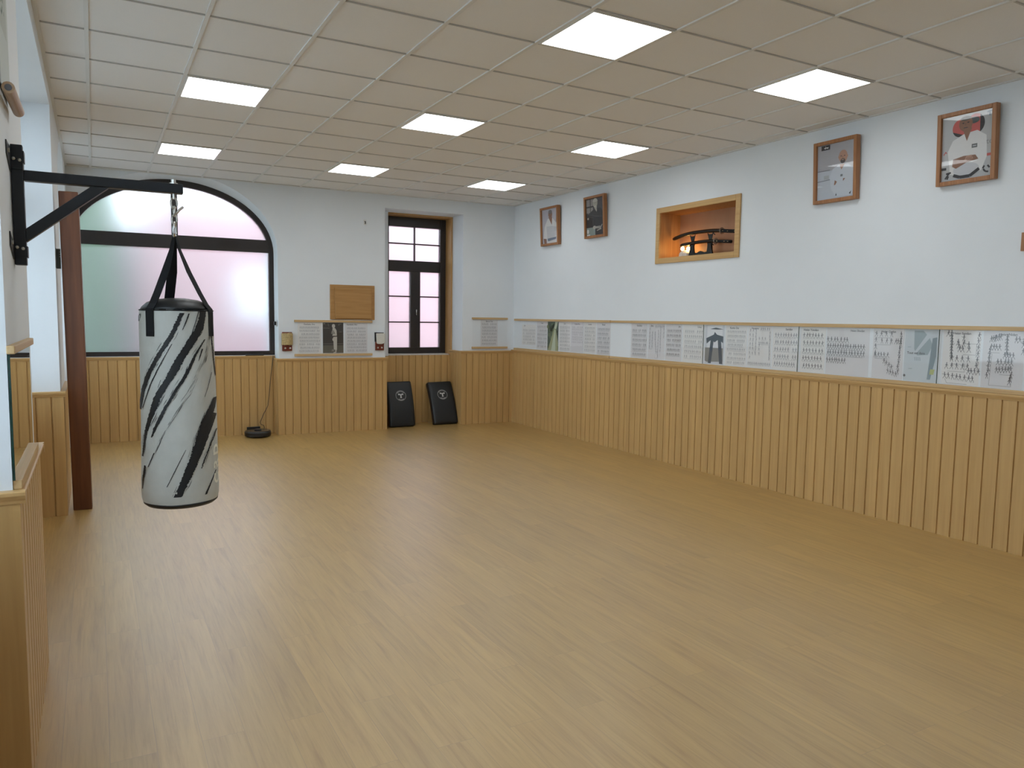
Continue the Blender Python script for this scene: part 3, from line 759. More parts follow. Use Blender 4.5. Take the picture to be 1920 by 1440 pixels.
def Bs(x0, x1, z0, z1, draw, label, cat='poster', paper=None, name='instruction_sheet', group=G):
    return sheet_obj(name, B, x0, x1, z0, z1, draw, label, cat, group, paper)
Bs(2.355, 2.663, 1.081, 1.496, rows(8, 14, 'Gankaku Sho', .5, 41, .89, .02), 'figure sheet left of the old photograph between the two windows')
def old_photo(a, w, h):
    bk = plain('sepia_dark', (0.045, 0.040, 0.036), .5); gy = plain('sepia_ground', (0.13, 0.12, 0.095), .6); wh = plain('sepia_white', (0.55, 0.52, 0.47), .6); md = plain('sepia_mid', (0.25, 0.235, 0.21), .6)
    a.rect(0, 0, w, h, bk, 1); a.rect(0, 0, w, h * .26, gy, 2)
    a.line([(0, h * .31), (w, h * .31)], .004, md, 3); a.line([(w * .02, h * .82), (w * .33, h * .82)], .004, md, 3)
    a.line([(w * .78, h * .95), (w * .78, h * .9)], .006, md, 3); a.line([(w * .76, h * .95), (w * .9, h * .96)], .005, md, 3); a.line([(w * .26, h * .98), (w * .28, h * .88)], .005, md, 3)
    a.line([(w * .02, h * .965), (w * .12, h * .965)], .005, wh, 3); a.line([(w * .78, h * .70), (w * .92, h * .70)], .004, md, 3)
    a.ell(w * .52, h * .89, .022, .028, wh, 4, 16)
    a.poly([(w * .48, h * .84), (w * .6, h * .82), (w * .67, h * .74), (w * .68, h * .57), (w * .46, h * .57), (w * .5, h * .68), (w * .46, h * .74)], wh, 4)
    a.poly([(w * .47, h * .75), (w * .42, h * .72), (w * .40, h * .64), (w * .5, h * .61), (w * .55, h * .66), (w * .5, h * .68)], md, 5)
    a.line([(w * .5, h * .75), (w * .58, h * .63)], .007, bk, 6)
    a.line([(w * .47, h * .545), (w * .68, h * .56)], .012, bk, 6)
    a.poly([(w * .5, h * .53), (w * .69, h * .54), (w * .68, h * .10), (w * .53, h * .12)], wh, 4)
    a.ell(w * .5, h * .45, .012, .020, wh, 5, 10)
    a.poly([(w * .53, h * .13), (w * .55, h * .06), (w * .42, h * .06), (w * .43, h * .12)], md, 5); a.poly([(w * .6, h * .11), (w * .66, h * .11), (w * .65, h * .01), (w * .5, h * .0), (w * .52, h * .03), (w * .6, h * .04)], wh, 5)
Bs(2.688, 2.968, 1.083, 1.496, old_photo, 'dark old photograph of a person in white karate suit standing outdoors', 'photograph', name='old_photograph', group=None)
Bs(2.995, 3.305, 1.081, 1.496, rows(8, 14, 'Gankaku Sho', .3, 42, .87, .03), 'figure sheet right of the old photograph between the two windows', paper=M['paper_grey'])
Bs(5.037, 5.320, 1.165, 1.560, rows(7, 11, 'Bassai Dai', .5, 43, .90, .03), 'single figure sheet in the back right corner right of the narrow window', paper=M['paper_grey'])

STROKES=[[[-0.013,0.109,1.596],[-0.043,0.08,1.587],[-0.071,0.052,1.578],[-0.1,0.024,1.569],[-0.129,-0.004,1.56],[-0.158,-0.031,1.551],[-0.187,-0.059,1.542],[-0.217,-0.088,1.534],[-0.247,-0.116,1.525],[-0.278,-0.145,1.517],[-0.308,-0.173,1.508],[-0.339,-0.202,1.5],[-0.381,-0.243,1.491],[-0.425,-0.285,1.482],[-0.468,-0.327,1.473],[-0.513,-0.369,1.464],[-0.556,-0.414,1.454],[-0.601,-0.459,1.445],[-0.647,-0.505,1.435],[-0.694,-0.552,1.425],[-0.743,-0.6,1.415],[-0.781,-0.634,1.407],[-0.82,-0.669,1.398],[-0.861,-0.705,1.389],[-0.904,-0.742,1.38],[-0.949,-0.78,1.372],[-0.996,-0.819,1.363],[-1.047,-0.859,1.354],[-1.082,-0.892,1.344],[-1.119,-0.926,1.335],[-1.159,-0.962,1.326],[-1.203,-0.999,1.316],[-1.252,-1.039,1.307],[-1.307,-1.081,1.297],[-1.34,-1.111,1.287],[-1.376,-1.142,1.277],[-1.419,-1.175,1.267],[-1.474,-1.212,1.257],[-1.578,-1.251,1.247],[-1.559,-1.295,1.236],[-1.63,-1.346,1.226],[-1.705,-1.386,1.215]],[[0.562,0.787,1.604],[0.545,0.776,1.594],[0.528,0.764,1.585],[0.512,0.753,1.576],[0.496,0.742,1.567],[0.462,0.716,1.558],[0.429,0.691,1.548],[0.397,0.667,1.539],[0.365,0.643,1.53],[0.315,0.588,1.52],[0.266,0.536,1.51],[0.219,0.486,1.501],[0.172,0.438,1.491],[0.129,0.389,1.481],[0.086,0.341,1.471],[0.044,0.295,1.462],[0.002,0.249,1.452],[-0.039,0.204,1.443],[-0.079,0.159,1.434],[-0.119,0.115,1.425],[-0.159,0.072,1.416],[-0.192,0.041,1.407],[-0.224,0.01,1.398],[-0.256,-0.02,1.389],[-0.289,-0.05,1.38],[-0.319,-0.087,1.371],[-0.35,-0.123,1.363],[-0.38,-0.159,1.355],[-0.411,-0.195,1.346],[-0.443,-0.231,1.338],[-0.485,-0.274,1.329],[-0.529,-0.316,1.32],[-0.573,-0.359,1.31],[-0.618,-0.402,1.301],[-0.658,-0.442,1.292],[-0.698,-0.483,1.283],[-0.74,-0.524,1.274],[-0.783,-0.565,1.264],[-0.809,-0.591,1.254],[-0.836,-0.616,1.244],[-0.864,-0.642,1.234],[-0.889,-0.676,1.224],[-0.915,-0.711,1.214],[-0.942,-0.747,1.204],[-0.97,-0.784,1.194],[-0.999,-0.823,1.184],[-1.024,-0.854,1.174],[-1.051,-0.887,1.165],[-1.078,-0.92,1.155],[-1.107,-0.955,1.146],[-1.137,-0.992,1.136],[-1.169,-1.03,1.126],[-1.185,-1.05,1.117],[-1.201,-1.069,1.107],[-1.218,-1.09,1.098],[-1.236,-1.111,1.088],[-1.254,-1.133,1.079],[-1.274,-1.157,1.069],[-1.294,-1.181,1.059],[-1.316,-1.206,1.05],[-1.34,-1.234,1.04],[-1.365,-1.263,1.03]],[[0.687,0.724,1.493],[0.63,0.675,1.484],[0.576,0.628,1.476],[0.525,0.583,1.467],[0.476,0.54,1.458],[0.428,0.499,1.45],[0.382,0.459,1.441],[0.337,0.42,1.433],[0.302,0.388,1.423],[0.267,0.357,1.414],[0.232,0.326,1.404],[0.198,0.296,1.394],[0.165,0.266,1.385],[0.127,0.23,1.375],[0.09,0.194,1.365],[0.053,0.159,1.355],[0.013,0.115,1.345],[-0.028,0.071,1.335],[-0.067,0.028,1.325],[-0.129,-0.034,1.313],[-0.19,-0.095,1.301],[-0.222,-0.129,1.293],[-0.254,-0.162,1.284],[-0.286,-0.196,1.276],[-0.319,-0.23,1.267],[-0.352,-0.264,1.259],[-0.394,-0.305,1.249],[-0.437,-0.347,1.239],[-0.48,-0.389,1.229],[-0.512,-0.418,1.22],[-0.545,-0.448,1.212],[-0.577,-0.477,1.203],[-0.611,-0.507,1.194],[-0.645,-0.538,1.186],[-0.679,-0.574,1.177],[-0.714,-0.611,1.167],[-0.75,-0.649,1.158],[-0.787,-0.688,1.149],[-0.812,-0.723,1.139],[-0.837,-0.759,1.13],[-0.864,-0.797,1.12],[-0.89,-0.835,1.111]],[[0.964,1.043,1.542],[0.933,1.023,1.533],[0.904,1.004,1.523],[0.876,0.985,1.514],[0.85,0.968,1.505],[0.825,0.951,1.495],[0.8,0.934,1.486],[0.777,0.919,1.477],[0.754,0.903,1.468],[0.732,0.888,1.459],[0.71,0.873,1.449],[0.671,0.84,1.44],[0.634,0.808,1.43],[0.598,0.777,1.42],[0.564,0.748,1.41],[0.53,0.719,1.401],[0.495,0.681,1.392],[0.46,0.644,1.383],[0.426,0.609,1.374],[0.393,0.575,1.365],[0.361,0.542,1.356],[0.329,0.51,1.347],[0.298,0.479,1.338],[0.268,0.448,1.329],[0.235,0.415,1.32],[0.202,0.383,1.312],[0.169,0.351,1.304],[0.137,0.32,1.295],[0.106,0.289,1.287],[0.06,0.235,1.277],[0.014,0.181,1.267],[-0.031,0.129,1.258],[-0.067,0.081,1.248],[-0.102,0.034,1.239],[-0.137,-0.013,1.229],[-0.173,-0.06,1.22],[-0.208,-0.106,1.21],[-0.246,-0.15,1.2],[-0.284,-0.193,1.19],[-0.322,-0.237,1.181],[-0.361,-0.281,1.171],[-0.394,-0.318,1.162],[-0.428,-0.354,1.154],[-0.461,-0.391,1.145],[-0.496,-0.429,1.136],[-0.53,-0.467,1.128],[-0.566,-0.505,1.119],[-0.589,-0.533,1.11],[-0.614,-0.561,1.101],[-0.638,-0.589,1.092],[-0.663,-0.617,1.083],[-0.689,-0.647,1.075],[-0.714,-0.676,1.066],[-0.741,-0.707,1.057],[-0.768,-0.738,1.047]],[[1.026,1.425,1.257],[0.957,1.33,1.248],[0.896,1.264,1.239],[0.841,1.211,1.23],[0.79,1.164,1.22],[0.737,1.104,1.212],[0.687,1.051,1.204],[0.64,1.002,1.196],[0.595,1.276,1.188],[0.552,1.197,1.18],[0.525,1.116,1.172],[0.498,1.052,1.164],[0.472,0.997,1.156],[0.446,0.947,1.147],[0.421,0.903,1.139],[0.398,0.857,1.13],[0.375,0.815,1.121],[0.353,0.775,1.113],[0.332,0.737,1.104],[0.311,0.699,1.095],[0.291,0.663,1.086],[0.271,0.628,1.077],[0.251,0.595,1.068],[0.232,0.562,1.059],[0.212,0.531,1.05],[0.193,0.5,1.041],[0.174,0.47,1.033],[0.144,0.431,1.023],[0.114,0.392,1.014],[0.084,0.354,1.004],[0.055,0.317,0.994],[0.03,0.287,0.985],[0.005,0.258,0.975],[-0.02,0.229,0.965],[-0.045,0.2,0.956],[-0.068,0.169,0.948],[-0.091,0.139,0.939],[-0.114,0.109,0.931],[-0.137,0.079,0.923],[-0.16,0.049,0.914],[-0.189,0.016,0.905],[-0.217,-0.017,0.895],[-0.246,-0.049,0.885],[-0.274,-0.082,0.875]],[[-1.212,-1.124,0.996],[-1.234,-1.143,0.986],[-1.257,-1.162,0.976],[-1.283,-1.182,0.966],[-1.31,-1.202,0.956],[-1.34,-1.224,0.947],[-1.373,-1.247,0.937],[-1.377,-1.266,0.927],[-1.381,-1.286,0.917],[-1.385,-1.307,0.907],[-1.389,-1.329,0.898]],[[-1.415,-1.269,1.591],[-1.484,-1.314,1.581],[-1.597,-1.367,1.572],[-1.715,-1.433,1.562]],[[0.213,0.256,1.594],[0.184,0.224,1.583],[0.155,0.192,1.571],[0.127,0.16,1.56],[0.098,0.125,1.55],[0.068,0.09,1.54],[0.04,0.056,1.53]],[[-0.244,-0.223,1.476],[-0.279,-0.258,1.467],[-0.314,-0.293,1.458],[-0.35,-0.328,1.449],[-0.386,-0.363,1.44],[-0.422,-0.398,1.431],[-0.459,-0.434,1.422],[-0.494,-0.466,1.413],[-0.529,-0.499,1.405],[-0.565,-0.533,1.396],[-0.601,-0.567,1.388],[-0.638,-0.601,1.379],[-0.671,-0.633,1.371],[-0.705,-0.666,1.362],[-0.739,-0.7,1.353],[-0.775,-0.734,1.344],[-0.811,-0.769,1.336],[-0.849,-0.806,1.327],[-0.888,-0.843,1.318],[-0.918,-0.874,1.309],[-0.95,-0.905,1.299],[-0.982,-0.938,1.29],[-1.016,-0.971,1.281],[-1.052,-1.007,1.271],[-1.09,-1.044,1.262],[-1.13,-1.084,1.252],[-1.174,-1.126,1.242],[-1.222,-1.172,1.233],[-1.277,-1.223,1.223]],[[0.048,0.06,1.061],[0.016,0.03,1.052],[-0.016,-0.0,1.043],[-0.047,-0.03,1.035],[-0.079,-0.06,1.026],[-0.11,-0.09,1.017],[-0.141,-0.12,1.008],[-0.172,-0.15,0.999],[-0.203,-0.18,0.99],[-0.233,-0.21,0.981],[-0.264,-0.241,0.972],[-0.295,-0.271,0.963],[-0.326,-0.302,0.953],[-0.357,-0.333,0.944],[-0.388,-0.364,0.935],[-0.42,-0.396,0.926],[-0.452,-0.427,0.917]],[[1.014,1.089,0.96],[0.959,1.028,0.953],[0.91,0.975,0.945],[0.865,0.926,0.938],[0.822,0.882,0.93],[0.782,0.841,0.922],[0.745,0.802,0.914],[0.7,0.761,0.906],[0.658,0.722,0.898],[0.618,0.684,0.889],[0.579,0.648,0.881],[0.542,0.614,0.872]],[[-0.805,-0.77,1.05],[-0.84,-0.804,1.041],[-0.875,-0.84,1.031],[-0.912,-0.877,1.021],[-0.95,-0.916,1.012],[-0.99,-0.957,1.002],[-1.033,-1.0,0.992]],[[0.899,0.941,1.598],[0.907,0.952,1.589],[0.914,0.962,1.58],[0.921,0.973,1.572],[0.929,0.984,1.563],[0.937,0.996,1.554],[0.944,1.008,1.546],[0.952,1.02,1.537],[0.96,1.032,1.528],[0.968,1.045,1.519],[0.976,1.058,1.511],[0.987,1.069,1.502],[0.999,1.08,1.492],[1.01,1.092,1.483],[1.022,1.105,1.474],[1.034,1.118,1.465],[1.046,1.131,1.456],[1.059,1.145,1.447],[1.072,1.159,1.438],[1.086,1.175,1.428],[1.1,1.191,1.419],[1.115,1.208,1.41],[1.13,1.227,1.401],[1.146,1.247,1.391],[1.163,1.27,1.382],[1.182,1.297,1.373],[1.201,1.329,1.363],[1.222,1.376,1.354],[1.246,1.431,1.344]],[[0.964,0.991,1.36],[0.93,0.956,1.352],[0.898,0.922,1.343],[0.868,0.891,1.334],[0.839,0.861,1.326],[0.812,0.833,1.317],[0.785,0.806,1.309],[0.76,0.779,1.3],[0.725,0.744,1.291],[0.692,0.71,1.282],[0.66,0.678,1.273],[0.63,0.646,1.264]],[[1.16,1.347,1.127],[1.086,1.197,1.12],[1.025,1.115,1.112],[0.971,1.049,1.104],[0.923,0.993,1.096],[0.879,0.943,1.088],[0.838,0.897,1.08],[0.799,0.855,1.072],[0.757,0.814,1.064],[0.717,0.774,1.056],[0.679,0.737,1.048],[0.643,0.702,1.039],[0.608,0.668,1.031],[0.574,0.635,1.023],[0.541,0.603,1.015],[0.518,0.57,1.006],[0.496,0.538,0.997],[0.474,0.506,0.988],[0.452,0.476,0.979]],[[-0.552,-0.539,1.337],[-0.58,-0.567,1.327],[-0.609,-0.595,1.317],[-0.638,-0.624,1.307]],[[0.502,0.528,1.603],[0.481,0.506,1.594],[0.461,0.485,1.585],[0.44,0.464,1.576],[0.42,0.444,1.567],[0.394,0.418,1.557],[0.369,0.392,1.548],[0.344,0.367,1.538],[0.32,0.342,1.529],[0.296,0.318,1.519],[0.272,0.294,1.509],[0.248,0.27,1.5],[0.204,0.224,1.49],[0.161,0.18,1.481],[0.118,0.136,1.471],[0.076,0.093,1.462],[0.034,0.05,1.452]],[[0.581,0.636,1.456],[0.554,0.603,1.446],[0.527,0.572,1.436],[0.501,0.542,1.426],[0.48,0.507,1.417],[0.46,0.474,1.408]],[[0.613,0.629,1.202],[0.581,0.597,1.193],[0.55,0.566,1.185],[0.521,0.536,1.176],[0.491,0.506,1.168],[0.463,0.477,1.159],[0.435,0.449,1.15],[0.408,0.422,1.142],[0.381,0.395,1.133],[0.355,0.368,1.124],[0.329,0.342,1.116],[0.303,0.316,1.107],[0.285,0.298,1.098],[0.268,0.28,1.089],[0.25,0.263,1.08],[0.232,0.245,1.071],[0.215,0.228,1.062],[0.198,0.21,1.053],[0.181,0.193,1.044],[0.164,0.176,1.035]],[[-1.206,-1.136,0.98],[-1.223,-1.159,0.969],[-1.241,-1.184,0.958],[-1.26,-1.209,0.947]]]
# ------------------------------------------------------------------ fittings on the back wall
t = thing('wall_board', 'honey coloured wooden board with raised centre on the white wall between the windows', 'board', B(3.095, 0, 1.54))
m = MB(); m.prism([(2.787, 2.010), (2.787, 1.539), (3.404, 1.539), (3.404, 2.010)], B, -0.016, -0.0005)
m.build('backing', M['panelwood'], t, bevel=0.002)
m = MB(); m.prism([(2.842, 1.965), (2.852, 1.553), (3.352, 1.556), (3.360, 1.965)], B, -0.038, -0.0165)
m.build('raised_panel', M['panelwood'], t, bevel=0.006)
t = thing('striking_pad', 'dark red block wrapped in straw rope, screwed beside the arched window', 'striking pad', B(2.214, 0, 1.117), 'small striking pads on the back wall')
one_box('backing_block', M['red_block'], (2.150, 2.277, -0.028, -0.0005, 1.117, 1.368), t, 0.006, B)
m = MB()
for k in range(11):
    z = 1.205 + k * 0.0138
    m.tube([B(2.146, -0.020, z), B(2.150, -0.046, z), B(2.214, -0.052, z + .002), B(2.277, -0.046, z), B(2.281, -0.020, z)], 0.008, 6)
m.build('straw_wrapping', M['straw'], t, smooth=True)
rnd = random.Random(4)
for s_, zb_ in ((1, 1.345), (-1, 1.205)):
    m = MB(); zz = [zb_ + s_ * rnd.uniform(.008, .018) for _ in range(9)]
    pl = []
    for k in range(9): pl += [(2.163 + .0125 * k, zz[k]), (2.169 + .0125 * k, zb_ + s_ * .004)]
    m.prism([(2.163, zb_)] + pl + [(2.269, zb_)], B, -0.044, -0.030)
    m.build('frayed_end', M['straw'], t)
for x in (2.187, 2.250):
    m = MB(); m.lathe(B(x, -0.028, 1.153), [(0.012, 0), (0.012, -0.004), (0.006, -0.007)], 14, axis='y'); m.build('screw', M['steel'], t)
t = thing('striking_pad', 'dark red block with a plain cream pad, beside the narrow window', 'striking pad', B(3.472, 0, 1.117), 'small striking pads on the back wall')
m = MB(); m.prism([(3.412, 1.117), (3.535, 1.117), (3.535, 1.235), (3.412, 1.235)], B, -0.028, -0.0005); m.build('backing_block', M['red_block'], t, bevel=0.005)
m = MB(); m.prism([(3.408, 1.236), (3.535, 1.236), (3.535, 1.366), (3.405, 1.368)], B, -0.016, -0.0005); m.build('back_plate', M['frame_dark'], t)
m = MB(); m.prism([(3.424, 1.215), (3.440, 1.208), (3.460, 1.205), (3.500, 1.206), (3.522, 1.216), (3.541, 1.222), (3.541, 1.348), (3.532, 1.356), (3.418, 1.354)], B, -0.055, -0.029); m.build('pad', M['cream_pad'], t, bevel=0.006)
for x in (3.447, 3.502):
    m = MB(); m.lathe(B(x, -0.028, 1.153), [(0.012, 0), (0.012, -0.004), (0.006, -0.007)], 14, axis='y'); m.build('screw', M['steel'], t)
t = thing('wall_hook', 'tiny dark hook high on the white wall left of the narrow window', 'hook', B(3.273, 0, 2.85))
one_box('plate', M['white_plastic'], (3.255, 3.291, -0.004, -0.0005, 2.835, 2.905), t, 0.001, B)
m = MB(); m.tube([B(3.273, -0.004, 2.882), B(3.273, -0.022, 2.878), B(3.273, -0.026, 2.858), B(3.273, -0.016, 2.850)], 0.006, 7); m.build('hook', M['black_steel'], t)
# little charger plug on the jamb, flat black sensor on the sill
t = thing('plug_adapter', 'small black plug in the jamb of the arched window', 'plug', (2.10, 10.20, 1.46))
one_box('socket', M['white_plastic'], (2.094, 2.1015, 10.165, 10.235, 1.44, 1.52), t, 0.002)
m = MB(); m.box(2.066, 2.0935, 10.18, 10.22, 1.455, 1.505); m.build('plug', M['robot'], t, bevel=0.005)
m = MB()
m.box(1.72, 1.95, 10.02 + .03 * 3.8 + .158, 10.02 + .03 * 3.8 + .192, 1.0503, 1.066)
tag(m.build('remote_control', M['robot'], origin=(1.835, 10.30, 1.0503), bevel=0.004), 'flat black remote lying on the rail under the arched window', 'remote')

# robot vacuum with its charging dock and cable
RX, RY = 1.822, 10.095
t = thing('robot_vacuum', 'round black robot vacuum parked on the floor below the arched window', 'robot vacuum', (RX, RY, 0))
m = MB(); m.lathe((RX, RY, 0), [(0.150, 0.010), (0.163, 0.018), (0.166, 0.040), (0.166, 0.066), (0.158, 0.078)], 48); m.build('body', M['robot'], t, smooth=False)
m = MB(); m.lathe((RX, RY, 0), [(0.157, 0.0781), (0.157, 0.082), (0.150, 0.085)], 48); m.build('top_cover', M['robot_top'], t)
m = MB(); m.lathe((RX, RY, 0), [(0.045, 0.0852), (0.045, 0.096), (0.038, 0.100)], 28); m.build('sensor_turret', M['robot'], t)
for s in (-1, 1):
    m = MB(); m.lathe((RX + s * .11 - .012, RY, 0.03), [(0.03, 0), (0.03, 0.024)], 16, axis='x'); m.build('wheel', M['robot'], t)
t = thing('charging_dock', 'flat black charging dock behind the robot vacuum', 'charging dock', (1.80, 10.27, 0))
m = MB(); m.box(1.715, 1.885, 10.2625, 10.285, 0, 0.108); m.build('housing', M['robot'], t, bevel=0.006)
m = MB()
def cb(px_, z, d=0.155): return B(px_, d, z)
m.tube([cb(2.065, 1.052, .150), cb(2.060, 1.0, .140), cb(2.040, .82, .158), cb(2.012, .56, .158), cb(1.992, .38, .158), cb(1.93, .26, .158), cb(1.89, .16, .158), cb(1.90, .128, .15), cb(1.93, .12, .15), cb(1.94, .09, .15), cb(1.93, .008, .14), cb(1.885, .006, .158)], 0.0038, 7)
tag(m.build('power_cable', M['robot'], smooth=True, origin=B(1.95, .15, 0)), 'thin dark cable hanging down the boards to the charging dock', 'cable')

# kick shields leaning in the niche
def kick_shield(label, xb, yb, xt, yt, tilt):
    w, h, th = 0.385, 0.665, 0.095
    base = Vector((xb, yb, 0.0)); top = Vector((xt, yt, 0))
    lean = math.atan2(yt - yb, 0.62)
    t = thing('kick_shield', label, 'kick shield', tuple(base), 'black kick shields in the niche')
    up = Vector((math.sin(tilt), math.sin(lean) * math.cos(tilt), math.cos(lean) * math.cos(tilt))).normalized()
    side = Vector((1, -0.03, 0)); side = (side - up * side.dot(up)).normalized()
    out = up.cross(side).normalized()          # towards the back? checked below
    if out.y > 0: out = -out
    lift = max(0, -(side * (w / 2)).z) + max(0, 0) + abs(side.z) * w / 2 * 0
    def P_(u, v, q):                            # u across, v up, q towards the room; the shield bows slightly
        bow = 0.030 * math.cos(math.pi * (v / h - 0.5)) - 0.012
        return base + Vector((0, 0, lift + 0.012)) + side * u + up * v + out * (q + bow - 0.02)
    nu, nv = 8, 14
    m = MB(); idx = {}
    def add(p): m.v.append(tuple(p)); return len(m.v) - 1
    r = 0.03
    def shape(u, v):
        return 1.0
    for side_i, q in ((0, th / 2), (1, -th / 2)):
        for a in range(nu + 1):
            for b in range(nv + 1):
                u = -w / 2 + w * a / nu; v = h * b / nv
                edge = min(a, nu - a) / 1.0, min(b, nv - b) / 1.0
                puff = 0.012 * (1 - (2 * a / nu - 1) ** 6) * (1 - (2 * b / nv - 1) ** 6)
                idx[side_i, a, b] = add(P_(u, v, q + (puff if side_i == 0 else -puff * .3)))
    for a in range(nu):
        for b in range(nv):
            m.f.append((idx[0, a, b], idx[0, a + 1, b], idx[0, a + 1, b + 1], idx[0, a, b + 1])); m.f.append((idx[1, a, b], idx[1, a, b + 1], idx[1, a + 1, b + 1], idx[1, a + 1, b]))
    for a in range(nu):
        for b in (0, nv): m.f.append((idx[0, a, b], idx[1, a, b], idx[1, a + 1, b], idx[0, a + 1, b]))
    for b in range(nv):
        for a in (0, nu): m.f.append((idx[0, a, b], idx[0, a, b + 1], idx[1, a, b + 1], idx[1, a, b]))
    m.m = [0] * len(m.f)
    m.build('cushion', M['black_vinyl'], t, bevel=0.022)
    # round logo
    cu, cv = 0.0, h * 0.665
    f2 = lambda u, l_, v: tuple(P_(cu + u, cv + v, th / 2 + 0.0135 + l_))
    a = Art(f2); LM = M['logo_white']
    N = 40
    def ring(r0, r1, lay):
        for i in range(N):
            t0, t1 = 2 * math.pi * i / N, 2 * math.pi * (i + 1) / N
            a.poly([(r0 * math.cos(t0), r0 * math.sin(t0)), (r1 * math.cos(t0), r1 * math.sin(t0)), (r1 * math.cos(t1), r1 * math.sin(t1)), (r0 * math.cos(t1), r0 * math.sin(t1))], LM, lay)
    ring(.073, .077, 1)
    for i in range(9):                          # lettering round the top and bottom of the badge
        for cdeg, span in ((90, 100), (270, 70)):
            an = math.radians(cdeg - span / 2 + span * i / 8)
            c_, s_ = math.cos(an), math.sin(an)
            a.poly([(.058 * c_ - .0035 * s_, .058 * s_ + .0035 * c_), (.068 * c_ - .0035 * s_, .068 * s_ + .0035 * c_), (.068 * c_ + .0035 * s_, .068 * s_ - .0035 * c_), (.058 * c_ + .0035 * s_, .058 * s_ - .0035 * c_)], LM, 1)
    a.poly([(-.040, .026), (-.028, .034), (-.010, .024), (.010, .024), (.028, .034), (.040, .026), (.038, .008), (.012, .010), (.009, -.012), (.014, -.036), (-.014, -.036), (-.009, -.012), (-.012, .010), (-.038, .008)], LM, 1)
    a.mb.build('round_logo', a.mats, t, recalc=False)
    return t
kick_shield('black kick shield with a round white logo, half hidden by the pier', 3.845, 10.13, 3.83, 10.325, 0.0)
kick_shield('black kick shield with a round white logo, standing free in the niche on the right', 4.525, 10.125, 4.535, 10.40, -0.012)

# ------------------------------------------------------------------ framed portraits on the right wall
def framed(name_lb, y0, y1, z0, z1, draw, group='framed portraits on the right wall', depth=0.05, fw=0.030):
    """y0 > y1: left and right edge as seen"""
    w, h = y0 - y1, z1 - z0
    t = thing('framed_portrait', name_lb, 'framed picture', (XR, (y0 + y1) / 2, z0), group)
    F = lambda u, l_, v: (XR - 0.004 - l_, y0 - u, z0 + v)
    m = MB()
    def bar(u0, u1, v0, v1): m.hexa([F(u0, 0.0, v0), F(u1, 0.0, v0), F(u1, depth, v0), F(u0, depth, v0), F(u0, 0.0, v1), F(u1, 0.0, v1), F(u1, depth, v1), F(u0, depth, v1)])
    bar(0, fw, 0, h); bar(w - fw, w, 0, h); bar(fw, w - fw, 0, fw); bar(fw, w - fw, h - fw, h)
    m.build('frame', M['picframe'], t, bevel=0.003)
    f2 = lambda u, l_, v: F(fw + u, depth - 0.022 + l_, fw + v)
    a = Art(f2)
    pw, ph = w - 2 * fw, h - 2 * fw
    a.rect(0, 0, pw, ph, M['paper'], 0)
    draw(a, pw, ph)
    a.mb.build('photograph', a.mats, t, recalc=False)
    m = MB(); m.hexa([F(fw, depth - .014, fw), F(w - fw, depth - .014, fw), F(w - fw, depth - .011, fw), F(fw, depth - .011, fw), F(fw, depth - .014, h - fw), F(w - fw, depth - .014, h - fw), F(w - fw, depth - .011, h - fw), F(fw, depth - .011, h - fw)])
    m.build('glass', M['picglass'], t)
    t.rotation_euler = (0, math.radians(-3.0), 0)          # hung from a nail, leaning out at the top
    return t
pc = lambda n, c: plain('print_' + n, c, .55)
SK1, SK2, GI, GI2, BG = pc('tan_skin', (0.24, 0.115, 0.07)), pc('light_skin', (0.42, 0.24, 0.17)), pc('suit_white', (0.66, 0.66, 0.66)), pc('suit_shade', (0.52, 0.53, 0.56)), pc('lilac_ground', (0.45, 0.44, 0.50))
DK, RED, BLK = pc('dark', (0.035, 0.035, 0.04)), pc('red', (0.50, 0.09, 0.08)), pc('black', (0.02, 0.02, 0.025))
def portrait1(a, w, h):
    a.rect(0, 0, w, h, BG, 1)
    a.poly([(w * .92, h * .9), (w, h), (w, h * .45), (w * .90, h * .62)], pc('brown_curtain', (0.11, 0.06, 0.05)), 2)
    a.poly([(w * .06, h * .16), (w * .14, h * .50), (w * .36, h * .72), (w * .66, h * .74), (w * .92, h * .55), (w, h * .4), (w, 0), (w * .3, 0), (w * .28, h * .14)], GI, 2)
    a.poly([(w * .28, h * .5), (w * .32, h * .12), (w * .9, h * .2), (w * .95, h * .45), (w * .6, h * .5)], GI2, 3)
    a.poly([(w * .42, h * .76), (w * .66, h * .76), (w * .63, h * .52)], SK1, 4)
    a.ell(w * .54, h * .85, w * .13, h * .115, SK1, 5); a.ell(w * .54, h * .91, w * .12, h * .06, pc('grey_hair', (0.16, 0.15, 0.15)), 6)
    for s in (-1, 1): a.ell(w * (.54 + s * .045), h * .865, w * .018, h * .008, BLK, 7, 8)
    a.line([(w * .50, h * .79), (w * .58, h * .79)], .004, DK, 7)
    a.poly([(w * .32, h * .14), (w * .9, h * .17), (w * .88, h * .10), (w * .6, h * .08), (w * .36, h * .06)], pc('blue_belt', (0.14, 0.17, 0.24)), 5)
    a.poly([(w * .06, h * .16), (w * .25, h * .14), (w * .26, 0), (w * .12, 0)], SK1, 5)
    a.poly([(w * .36, h * .07), (w * .55, h * .0), (w * .5, 0), (w * .38, h * .03)], GI, 6)
